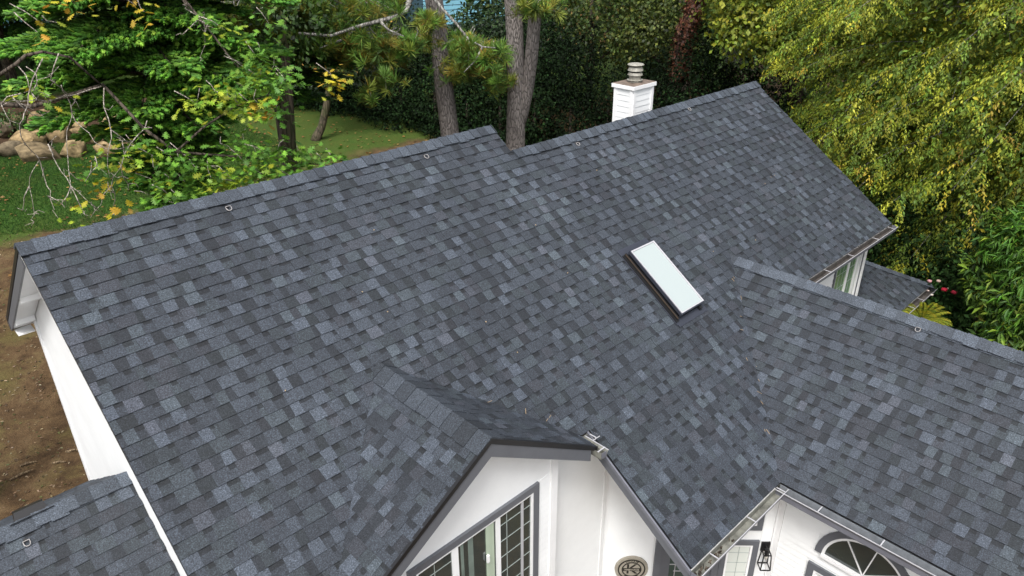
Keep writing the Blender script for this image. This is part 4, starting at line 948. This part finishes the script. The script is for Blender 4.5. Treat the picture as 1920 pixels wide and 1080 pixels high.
# ------------------------------------------------------------------ firs
def shoot_t(seed=5):
    r = np.random.default_rng(seed); P, F, Sh = [], [], []
    prof = [(0, .04), (.3, .19), (.75, .2), (1.0, .05)]; n = 6
    for y, rd in prof:
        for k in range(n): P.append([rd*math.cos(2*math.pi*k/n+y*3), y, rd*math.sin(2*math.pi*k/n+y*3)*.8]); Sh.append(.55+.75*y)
    for i in range(3):
        for k in range(n): a, b2 = i*n+k, i*n+(k+1) % n; F += [(a, b2, b2+n), (a, b2+n, a+n)]
    for k in range(16):
        y = r.uniform(.1, .95); th = r.uniform(0, 2*math.pi); d = np.array([math.cos(th), .8, math.sin(th)*.8]); i = len(P); o = np.array([0, y, 0]); s = np.cross(d, [0, 1, 0]); s = s/np.linalg.norm(s)*.03
        P += [list(o-s+d*.1), list(o+s+d*.1), list(o+d*.24)]; F.append((i, i+1, i+2)); Sh += [.8, .8, 1.25]
    return np.array(P), np.array(F), np.array(Sh)
SHT = shoot_t()
def fir(label, px, hd, zt, zb, prof, nb, cols, wts, ssize=.15, az=None, group='firs behind the ridge', keep=None):
    b = at(px, 300, hd); b[2] = ground_z(b[0], b[1]); t = tree('fir_tree', b, label, group); mb = MB(); P, D, T = [], [], []
    trunk(t, [b-(0, 0, .2), b+(0, 0, 3.5), np.array([b[0], b[1], zt+1])], [.24, .2, .06], BARKD)
    for k in range(nb):
        z = zb+(zt-zb)*(k+random.random())/nb; a = k*2.399+random.uniform(-.3, .3); Lb = np.interp(z, *prof)*random.uniform(.75, 1.12); dh = np.array([math.cos(a), math.sin(a), 0]); sd_ = np.array([-math.sin(a), math.cos(a), 0]); p0 = np.array([b[0], b[1], z])
        f = lambda s: p0+dh*Lb*s+np.array([0, 0, Lb*(.10*s-.34*s*s+.10*s**3)])
        mb.tube([f(0), f(.3), f(.6), f(.95)], [.035, .026, .016, .006], 5, cap=False)
        m_ = int(Lb/.06)
        for j in range(m_):
            s = .22+.78*(j+random.random())/m_; wside = Lb*.42*(1.05-s)+.14
            for sg in (-1, 1):
                nn = max(1, int(wside/.075))
                for q in range(nn):
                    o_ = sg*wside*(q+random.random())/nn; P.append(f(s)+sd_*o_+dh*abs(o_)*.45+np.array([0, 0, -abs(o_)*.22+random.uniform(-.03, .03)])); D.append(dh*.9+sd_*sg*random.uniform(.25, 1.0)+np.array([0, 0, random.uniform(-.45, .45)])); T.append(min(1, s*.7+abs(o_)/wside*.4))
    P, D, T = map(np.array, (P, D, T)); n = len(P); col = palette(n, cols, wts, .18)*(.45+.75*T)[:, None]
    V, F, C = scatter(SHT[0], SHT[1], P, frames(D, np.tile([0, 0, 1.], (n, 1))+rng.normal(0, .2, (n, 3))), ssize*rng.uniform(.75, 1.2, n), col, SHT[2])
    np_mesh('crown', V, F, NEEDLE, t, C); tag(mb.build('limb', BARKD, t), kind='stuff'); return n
FC = [(.075, .20, .022), (.12, .27, .028), (.04, .115, .016), (.17, .32, .035)]
n1 = fir('large bright green fir tree behind the upper ridge', 318, 15.5, 3.2, -3.0, ([-3.2, -2.2, -1.4, -.8, -.2, .4, 1.2, 2.2, 3.4], [.6, .7, .9, 1.2, 1.7, 2.4, 2.6, 2.3, 1.6]), 78, FC, [.4, .3, .2, .1], .20)
fir('darker fir tree standing behind the bright fir, by the mossy trunk', 541, 20.5, 4.0, -1.5, ([-1.5, -.8, 0, 2, 4], [1.0, 1.7, 2.4, 2.4, 1.6]), 46, FC, [.3, .05, .65, 0], .17)
fir('green fir at the far left behind the upper lawn', 70, 40, 6.0, -2.3, ([-2.3, 0, 2, 6], [2.4, 3.6, 3.4, 2.2]), 44, FC, [.4, .2, .4, 0], .30)
b = at(541, 300, 17.5); b[2] = ground_z(b[0], b[1]); mt = tree('mossy_tree', b, 'mossy brown trunk between the firs and the leaning tree', None)
trunk(mt, [b-(0, 0, .2), at(543, 282, 17.5), at(540, 220, 17.5), at(537, 160, 17.5), at(530, 20, 17.5)], [.2, .16, .145, .13, .06], BARKM, 10)
V, F, C = cloud([(at(530, 40, 17.5), (1.0, 1.0, .9)), (at(560, 0, 18), (1.2, 1.2, .9)), (at(500, 90, 18), (.7, .7, .5))], 1800, .12, .3, GRN, [.4, .2, .35, .05], .6, .4); np_mesh('crown', V, F, LEAF, mt, C)

# ------------------------------------------------------------------ oak with bare hanging twigs and lobed leaves
def oak_leaf():
    out = [(.0, 0), (.05, .16), (.20, .20), (.10, .30), (.34, .42), (.13, .50), (.40, .68), (.14, .70), (.20, .90), (.03, .86), (0, 1.04)]
    pts = [(x, y) for x, y in out]+[(-x, y) for x, y in out[::-1][1:-1]]; P = [[x, y, -.12*y*y-.10*abs(x)] for x, y in pts]; c = len(P); P.append([0, .45, .0]); n = c
    return np.array(P), np.array([(c, i, (i+1) % n) for i in range(n)])
OL = oak_leaf(); OD = 12.6
ob = at(-360, 300, 14.5); ob[2] = ground_z(ob[0], ob[1]); oak = tree('oak_tree', ob, 'oak with pale bare hanging twigs and lobed green and yellow leaves behind the ridge', None)
fork = at(-330, 60, 14.5); trunk(oak, [ob-(0, 0, .2), ob+(0, 0, 2.2), fork, fork+(.2, .3, 3)], [.26, .22, .18, .08], BARKD, 10)
m = MB(); bd = MB()
def opath(pl_, r0, r1, e0=0, mbx=m, wig=.02):
    q = [at(x, y, OD+e0+.35*math.sin(x*.031+y*.017)) for x, y in pl_]; fine = []
    for a, b2 in zip(q[:-1], q[1:]):
        for s in (0, .5): fine.append(a+(b2-a)*s+rng.normal(0, wig, 3)*(s > 0))
    fine.append(q[-1]); mbx.tube(fine, list(np.linspace(r0, r1, len(fine))), 6)
    return fine
bd.tube([fork, at(0, 140, 13.2), at(30, 120, OD), at(48, 104, OD), at(80, 97, OD), at(130, 107, OD), at(192, 161, OD+.2)], [.08, .034, .026, .023, .02, .018, .014], 8)
bd.tube([fork+(0, 0, .6), at(60, -60, 13.6), at(200, -40, 13.2), at(330, -20, 13), at(356, 21, 12.8)], [.07, .036, .028, .02, .012], 8)
bd.tube([fork-(0, 0, .8), at(60, 200, 13.6), at(193, 159, 13.2), at(271, 242, 12.8), at(330, 285, 12.8), at(420, 292, 12.9), at(520, 300, 13), at(630, 312, 13)], [.07, .036, .03, .026, .022, .018, .014, .008], 8)
bd.tube([at(330, 285, 12.8), at(380, 240, 12.9), at(440, 200, 12.9), at(500, 180, 13), at(530, 140, 13)], [.02, .018, .015, .012, .007], 7)
bd.tube([at(330, -20, 13), at(395, 60, 13), at(435, 113, 12.9), at(465, 144, 12.9), at(500, 140, 13)], [.02, .016, .014, .012, .007], 7)
TW = [[(192,161),(165,170),(140,188),(133,200),(135,220),(125,269),(129,322),(133,364)], [(115,160),(125,180),(135,211),(155,240),(178,267),(200,279),(240,275)], [(80,110),(53,180),(45,213),(37,233),(40,258),(58,282),(74,300),(60,322),(55,349),(64,398)],
      [(74,300),(84,335),(95,358),(102,393),(109,409)], [(40,175),(2,195),(13,218),(35,232)], [(90,270),(100,295),(115,322),(133,349),(160,373),(196,402)], [(195,165),(195,202),(208,244),(203,280),(202,313),(207,335)],
      [(271,242),(244,271),(227,313),(209,349),(189,384),(169,409)], [(209,244),(244,271)], [(356,21),(371,37),(383,60),(385,83),(375,108)], [(371,37),(342,65),(330,66)], [(356,21),(350,12)], [(383,60),(392,40)], [(30,120),(48,140),(55,165),(62,205)], [(22,181),(60,215),(92,210)], [(187,163),(140,178),(90,190),(40,190),(0,200)],
      [(227,313),(240,345),(241,358)], [(209,349),(216,375),(220,395)], [(133,349),(121,375),(121,390)], [(178,293),(183,310),(160,340)], [(55,349),(45,370),(43,392)], [(64,398),(74,402)], [(64,398),(58,412)], [(133,349),(150,385),(165,412)], [(110,100),(95,150),(130,180),(150,205)], [(62,170),(70,150),(110,125)], [(100,295),(92,280),(98,262)]]
TWP = [opath(q, .0085, .004) for q in TW]
for q in TWP:
    for _ in range(2):
        p = q[random.randrange(1, len(q))]; m.tube([p, p+rng.normal(0, .04, 3), p+rng.normal(0, .07, 3)], [.006, .005, .003], 4)
CL = [(121,387,1),(171,378,3),(160,340,0),(220,404,3),(202,340,2),(200,318,2),(219,262,2),(178,300,1),(238,333,2),(222,304,2),(140,8,3),(80,45,4),(112,43,4),(70,60,4),(270,22,3),(255,10,3),(70,165,1),(95,180,2),(60,175,1),
      (373,197,1),(271,234,0),(285,240,0),(262,280,1),(287,292,1),(321,297,0),(340,300,0),(367,297,0),(315,342,1),(345,320,0),(396,334,1),(423,347,1),(437,338,1),(329,378,0),(350,370,0),(430,275,0),(458,270,0),(458,305,0),(490,326,1),(510,315,0),(479,340,1),(521,280,0),(537,313,0),(583,305,0),(600,300,0),(635,303,0),(490,200,4),(475,205,1),(504,188,0),(429,188,1),(521,205,0),(450,195,1),
      (421,56,1),(477,100,0),(471,135,1),(508,133,0),(533,142,0),(525,162,0),(498,146,0),(455,120,0),(433,183,1),(404,173,1),(369,192,1),(504,44,0),(300,315,0),(300,345,0),(290,370,0),(380,315,0),(560,295,0),(500,345,1),(415,325,1),(350,345,0),(545,330,0),(510,300,0),(480,285,0),(625,150,3),(390,50,0),(250,300,1),(265,265,0),(310,360,0),(340,385,0),(470,325,0),(445,350,1),(20,300,-1),(495,110,0),(485,150,1),(512,165,0),(540,150,0)]
OC = {0: [(.11, .26, .03), (.17, .34, .035), (.07, .17, .025)], 1: [(.23, .36, .03), (.33, .40, .03), (.14, .27, .028)], 2: [(.28, .31, .022), (.42, .34, .022), (.15, .22, .022)], 3: [(.50, .40, .025), (.42, .27, .025), (.28, .31, .025)], 4: [(.42, .22, .025), (.44, .33, .03), (.22, .27, .025)]}
parts = []
for x, y, kd in CL:
    if kd < 0: continue
    c = at(x, y, OD+random.uniform(-.35, .55)); n = random.randint(22, 34) if x > 300 else random.randint(8, 13) if kd < 4 else 5; a = rng.uniform(0, 2*math.pi, n); D = np.stack([np.cos(a), np.sin(a), rng.uniform(-.75, .25, n)], -1)
    P = c+rng.normal(0, .13, (n, 3))+D*.03; U = np.tile([0, 0, 1.], (n, 1))+rng.normal(0, .35, (n, 3))
    parts.append(scatter(OL[0], OL[1], P, frames(D, U), rng.uniform(.11, .185, n), palette(n, OC[kd], [.4, .35, .25], .15)))
    j = min((np.linalg.norm(p-c), i, k2) for i, q in enumerate(TWP) for k2, p in enumerate(q))
    q = TWP[j[1]][j[2]] if j[0] < .45 else c+np.array([random.uniform(-.3, .1), random.uniform(-.1, .25), random.uniform(.1, .3)])
    m.tube([q, (q+c)/2+rng.normal(0, .04, 3), c], [.008, .007, .005], 5)
tag(bd.build('limb', BARKD, oak, True), kind='stuff'); tag(m.build('twigs', TWIG, oak, True), kind='stuff')
V, F, C = join(parts); np_mesh('crown', V, F, LEAF, oak, C)

# ------------------------------------------------------------------ boulders on the bank
RK = [(20, 283, 46, 26), (78, 290, 68, 24), (138, 284, 42, 28), (205, 286, 50, 26), (48, 266, 62, 26), (115, 255, 50, 30), (175, 259, 46, 28), (250, 264, 48, 24), (72, 237, 38, 30), (108, 226, 50, 28), (212, 229, 50, 26), (162, 213, 40, 24), (200, 206, 28, 18), (228, 199, 32, 20), (266, 206, 26, 18), (10, 250, 28, 24), (150, 238, 34, 22), (285, 225, 36, 22), (300, 250, 40, 26), (30, 232, 26, 20), (245, 240, 30, 22), (-40, 285, 60, 30), (-50, 255, 50, 30)]
RL = ['bottom row', 'second row', 'third row', 'top row']
m_r = None
def rock(name, parent, c, w_, h_, dep, tint, rz):
    r = np.random.default_rng(int(abs(c[0])*1000) % 99991); n = 9; gx = np.linspace(-1, 1, n); P, F = [], []
    idx = {}
    def vid(p):
        k = tuple(np.round(p, 4))
        if k not in idx: idx[k] = len(P); P.append(np.array(p, float))
        return idx[k]
    for ax in range(3):
        for sg in (-1, 1):
            for i in range(n-1):
                for j in range(n-1):
                    q = []
                    for a, b2 in ((i, j), (i+1, j), (i+1, j+1), (i, j+1)):
                        p = [0, 0, 0]; p[ax] = sg; p[(ax+1) % 3] = gx[a]; p[(ax+2) % 3] = gx[b2]; q.append(vid(p))
                    F.append(tuple(q) if sg > 0 else tuple(q[::-1]))
    A = np.array(P); sph = norm(A); A = A*.80+sph*.24; ph = r.uniform(0, 6, 8)
    A += (.13*np.sin(A[:, [1, 2, 0]]*3.1+ph[:3])+.08*np.sin(A[:, [2, 0, 1]]*6.3+ph[3:6]))*.8+r.normal(0, .012, A.shape)
    for _ in range(11):
        nn = norm(r.normal(0, 1, 3)*np.array([1, 1, .8])); ex = np.maximum(0, A@nn-r.uniform(.62, .86)); A -= ex[:, None]*nn
    A[:, 0] += A[:, 2]*r.uniform(-.15, .15); A[:, 2] += A[:, 0]*r.uniform(-.12, .12)
    A *= np.array([w_/2, dep/2, h_/2]); cs_, sn = math.cos(rz), math.sin(rz); A = np.stack([A[:, 0]*cs_-A[:, 1]*sn, A[:, 0]*sn+A[:, 1]*cs_, A[:, 2]], -1)+c
    C = np.tile(tint, (len(A), 1)); C[A[:, 2] > c[2]+h_*.25] *= 1.2  # upper part coloured lighter, painting in the skylight that sides get less of
    return np_mesh(name, A, np.array(F), ROCKM, parent, C)
side_ang = math.atan2(RIGHT[1], RIGHT[0])
def rlab(x, y, w_):
    row = 'lowest row at the lawn edge' if y > 274 else 'second row of the bank' if y > 250 else 'third row of the bank' if y > 220 else 'top row of the bank'
    return row
byrow = {}
for r_k in RK: byrow.setdefault(rlab(*r_k[:3]), []).append(r_k)
ORD = ['first', 'second', 'third', 'fourth', 'fifth', 'sixth', 'seventh', 'eighth', 'ninth', 'tenth', 'eleventh']
for row, lst in byrow.items():
    lst.sort(); seen = [q for q in lst if q[0] > 0]
    for x, y, w_, h_ in lst:
        g = at_ground(x, y+h_*.35); dd = np.linalg.norm(g-CAM); k_ = dd/FPX; wm, hm = w_*k_*.98, h_*k_*1.15
        tint = np.array(random.choice([(.215, .155, .08), (.165, .125, .07), (.235, .175, .09), (.12, .095, .06)]))*random.uniform(.75, 1.1)
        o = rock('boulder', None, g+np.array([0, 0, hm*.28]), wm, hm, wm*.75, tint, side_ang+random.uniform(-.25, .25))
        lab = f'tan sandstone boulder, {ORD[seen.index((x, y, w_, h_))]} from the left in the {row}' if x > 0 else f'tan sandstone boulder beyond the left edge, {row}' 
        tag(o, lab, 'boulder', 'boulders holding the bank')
# low plant and mulch on the bank
b = at_ground(30, 245); sp_ = tree('bank_shrub', b, 'small dark green shrub growing among the boulders', None, 'shrub')
V, F, C = cloud([(at(35, 232, np.hypot(*(b-CAM)[:2])), (.8, .8, .5)), (at(5, 226, np.hypot(*(b-CAM)[:2])), (.8, .8, .5))], 1200, .12, .3, GRN, [.4, .3, .3, 0], .8, .3); np_mesh('crown', V, F, LEAF, sp_, C)

# ------------------------------------------------------------------ shrubs, roses and ferns beyond the wing
DK = [(.020, .045, .012), (.035, .075, .018), (.012, .026, .008), (.06, .11, .022)]
def shrub(name, label, lobs, n, ln, wd, cols, wts, group=None, depth=.5, mat=DLEAF, lf=None, droop=.3):
    L_ = [(at(x, y, h), (rx, rx, rz)) for x, y, h, rx, rz in lobs]; c0 = np.mean([c for c, r in L_], 0); b = np.array([c0[0], c0[1], float(ground_z(c0[0], c0[1]))])
    t = tree(name, b, label, group, 'shrub'); V, F, C = cloud(L_, n, ln, wd, cols, wts, depth, droop, lf); np_mesh('crown', V, F, mat, t, C); mb = MB()
    for c, r in L_: mb.tube([b+rng.normal(0, .1, 3)*[1, 1, 0], (b+c)/2+rng.normal(0, .1, 3), c], [.05, .035, .015], 5)
    tag(mb.build('stems', BARKD, t), kind='stuff'); return t
shrub('evergreen_shrub', 'dark evergreen shrub against the roof end below the yellow green tree', [(1690, 400, 20.2, 1.3, 1.3), (1720, 460, 20, 1.4, 1.2), (1660, 490, 19.8, 1.1, .9), (1700, 520, 19.8, 1.2, 1.1), (1770, 430, 20, 1.5, 1.4), (1640, 440, 20.5, 1.2, 1.2), (1760, 500, 19.6, 1.3, 1.2)], 11000, .12, .26, DK, [.4, .3, .25, .05])
shrub('evergreen_shrub', 'dark evergreen shrub behind the roses and the wing ridge', [(1820, 500, 18.8, 1.4, 1.2), (1800, 610, 17.6, 1.1, .9), (1860, 640, 16.6, 1.2, 1.0), (1850, 560, 17.4, 1.3, 1.1), (1890, 690, 15.8, 1.2, .9), (1870, 480, 18, 1.3, 1.2), (1920, 600, 16.6, 1.2, 1.1)], 11000, .12, .26, DK, [.4, .3, .25, .05])
BAM = leaf_q(.10, .25)
shrub('bamboo', 'bright green narrow leaved bamboo at the right edge', [(1905, 455, 16.0, .55, .5), (1950, 500, 15.6, .7, .7), (1935, 430, 16, .5, .5), (1960, 580, 15.4, .7, .6)], 3600, .20, .1, [(.07, .18, .018), (.11, .24, .022), (.05, .12, .018), (.16, .22, .02)], [.4, .3, .2, .1], None, .6, LEAF, BAM, .5)
shrub('yellow_shrub', 'yellow green long leaved shrub between the bamboo and the dark shrubs', [(1852, 545, 15.8, .42, .4), (1885, 590, 15.5, .45, .45), (1838, 500, 16.2, .35, .35), (1905, 640, 15.2, .5, .4), (1870, 640, 15.4, .35, .3), (1905, 540, 15.6, .4, .4)], 2600, .17, .16, [(.09, .18, .02), (.17, .26, .022), (.05, .11, .02), (.26, .24, .03)], [.35, .22, .41, .02], None, .6, LEAF, leaf_q(.15, .25), .6)
rb = at(1775, 560, 17.4); rb[2] = ground_z(rb[0], rb[1]); ro = tree('rose_bush', rb, 'rose bush with pink and red blooms beside the low hipped roof', None, 'rose bush')
V, F, C = cloud([(at(1775, 578, 16.9), (.42, .42, .42)), (at(1752, 548, 17.0), (.2, .2, .22)), (at(1792, 600, 16.9), (.36, .36, .4))], 1500, .085, .36, [(.02, .06, .015), (.035, .085, .02), (.015, .035, .01)], [.4, .3, .3], .8, .2); np_mesh('foliage', V, F, DLEAF, ro, C)
mb = MB()
for k in range(9): mb.tube([rb, rb+np.array([random.uniform(-.2, .2), random.uniform(-.2, .2), 1.6]), at(1745+k*6, 545+random.uniform(-8, 30), 17.4)], [.02, .014, .006], 5)
tag(mb.build('stems', BARKD, ro), kind='stuff')
def rose(px, py, r, c, mname):
    ctr = at(px, py, 16.5); m = MB(); n = 12; base = 0
    for k, (rr, zz_) in enumerate(((.25, -.6), (.8, -.35), (1.0, .05), (.86, .35), (.62, .42), (.55, .2), (.42, .5), (.25, .55), (.05, .45))):
        for q in range(n):
            t = 2*math.pi*q/n; w2 = 1+.12*math.sin(3*t+k*1.3); m.v.append(tuple(ctr+np.array([r*rr*w2*math.cos(t), r*rr*w2*math.sin(t), r*zz_])))
    for k in range(8):
        for q in range(n): a, b2 = k*n+q, k*n+(q+1) % n; m.f.append((a, b2, b2+n, a+n)); m.c.append(tuple(np.array(c)*(.75+.06*k)))
    o = m.build('rose', LEAF, ro, True); o['label'] = mname
for a in ((1743, 527, .05, (.62, .33, .34), 'pale pink rose'), (1760, 527, .045, (.66, .48, .40), 'cream pink rose'), (1771, 543, .062, (.72, .035, .075), 'red rose'), (1789, 548, .062, (.70, .045, .09), 'red rose'), (1779, 541, .03, (.66, .55, .42), 'cream rosebud'), (1747, 553, .035, (.66, .60, .52), 'white rosebud'), (1740, 545, .03, (.62, .5, .44), 'white rosebud')): rose(*a)
# yellow fern-like plant behind the ridge of the wing
fb = at(1728, 600, 15.4); fp = tree('cycad_plant', (fb[0], fb[1], float(ground_z(fb[0], fb[1]))), 'yellow green feathery fronds showing over the wing ridge', None, 'plant')
parts = []; mb = MB(); mb.tube([np.array([fb[0], fb[1], float(ground_z(fb[0], fb[1]))]), fb], [.12, .09], 8); mb.build('stem', BARKD, fp)
for k in range(16):
    a = k*2.399; dh = np.array([math.cos(a), math.sin(a), 0]); ln_ = random.uniform(.45, .7); n = 26; t_ = np.linspace(.1, 1, n); P = fb+dh*(t_*ln_)[:, None]+np.stack([0*t_, 0*t_, ln_*(.75*t_-.55*t_**2)], -1)
    for sg in (-1, 1):
        D = np.tile(np.array([-dh[1], dh[0], 0])*sg+dh*.6, (n, 1)); D[:, 2] = -.25; lv, lf2 = leaf_q(.12); parts.append(scatter(lv, lf2, P, frames(D, np.tile([0, 0, 1.], (n, 1))), .15*(1.1-t_*.6), palette(n, [(.20, .22, .02), (.30, .27, .02), (.12, .17, .02)], [.4, .3, .3], .1)))
V, F, C = join(parts); np_mesh('fronds', V, F, LEAF, fp, C)

# ------------------------------------------------------------------ grass, fallen leaves, litter on the soil
def scatter_ground(n, box, size, cols, wts, tpl, lie, cond=None, z0=.0):
    x = rng.uniform(box[0], box[1], n); y = rng.uniform(box[2], box[3], n)
    if cond is not None: k = cond(x, y); x, y = x[k], y[k]; n = len(x)
    P = np.stack([x, y, ground_z(x, y)+z0], -1); a = rng.uniform(0, 2*math.pi, n)
    D = np.stack([np.cos(a)*lie, np.sin(a)*lie, np.full(n, 1-lie)+rng.normal(0, .1, n)], -1); U = np.tile([0, 0, 1.], (n, 1))+rng.normal(0, .3, (n, 3)) if lie > .5 else np.stack([-np.sin(a), np.cos(a), 0*a], -1)+.01
    return scatter(tpl[0], tpl[1], P, frames(D, U), size*rng.uniform(.6, 1.4, n), palette(n, cols, wts, .2))
blade = (np.array([[-.10, 0, 0], [.10, 0, 0], [0, 1, .2]]), np.array([[0, 1, 2]]))
lawn = lambda x, y: (y > 17.3+.5*np.sin(x*1.3)) & (y < 27.0+.15*(x-4))
V, F, C = scatter_ground(150000, (-1, 12, 16.5, 30), .075, [(.026, .08, .012), (.045, .115, .016), (.075, .135, .022), (.015, .04, .007)], [.35, .3, .15, .2], blade, .35, lawn)
tag(np_mesh('grass', V, F, LEAF, None, C), 'mown green lawn below the boulders and under the trees', 'grass', None, 'stuff')
V, F, C = scatter_ground(900, (0, 18, 14, 27), .12, [(.24, .13, .04), (.30, .19, .06), (.16, .08, .03)], [.4, .3, .3], leaf_q(.38), .97, None, .05)
tag(np_mesh('fallen_leaves', V, F, LEAF, None, C), 'dry tan leaves scattered over the lawn', 'leaves', None, 'stuff')
V, F, C = scatter_ground(5200, (-6, 3, 2.7, 18), .07, [(.22, .15, .085), (.12, .08, .045), (.32, .25, .16), (.06, .05, .02), (.09, .10, .03)], [.3, .3, .15, .1, .15], leaf_q(.22), .95, None, .015)
tag(np_mesh('soil_litter', V, F, LEAF, None, C), 'bits of bark, straw and leaves on the bare soil beside the house', 'litter', None, 'stuff')
for k, (px, py, ln_, a) in enumerate(((124, 849, .35, .25), (20, 905, .45, .9), (100, 873, .25, .2), (40, 880, .3, .6))):
    g = at_ground(px, py); d_ = RIGHT*math.cos(a)+np.array([0, 0, .0])+FWD*[1, 1, 0]*math.sin(a); m = MB(); m.tube([g+(0, 0, .03), g+d_*ln_*.5+(0, 0, .05), g+d_*ln_+(0, 0, .03)], [.02, .025, .012], 6)
    tag(m.build('bark_strip', BARKS, None), ('longest pale bark strip on the soil by the white wall', 'tan bark strip on the soil at the left edge above the garage roof', 'short pale bark strip nearest the white wall corner', 'short bark strip between the garage roof edge and the longest strip')[k], 'bark')
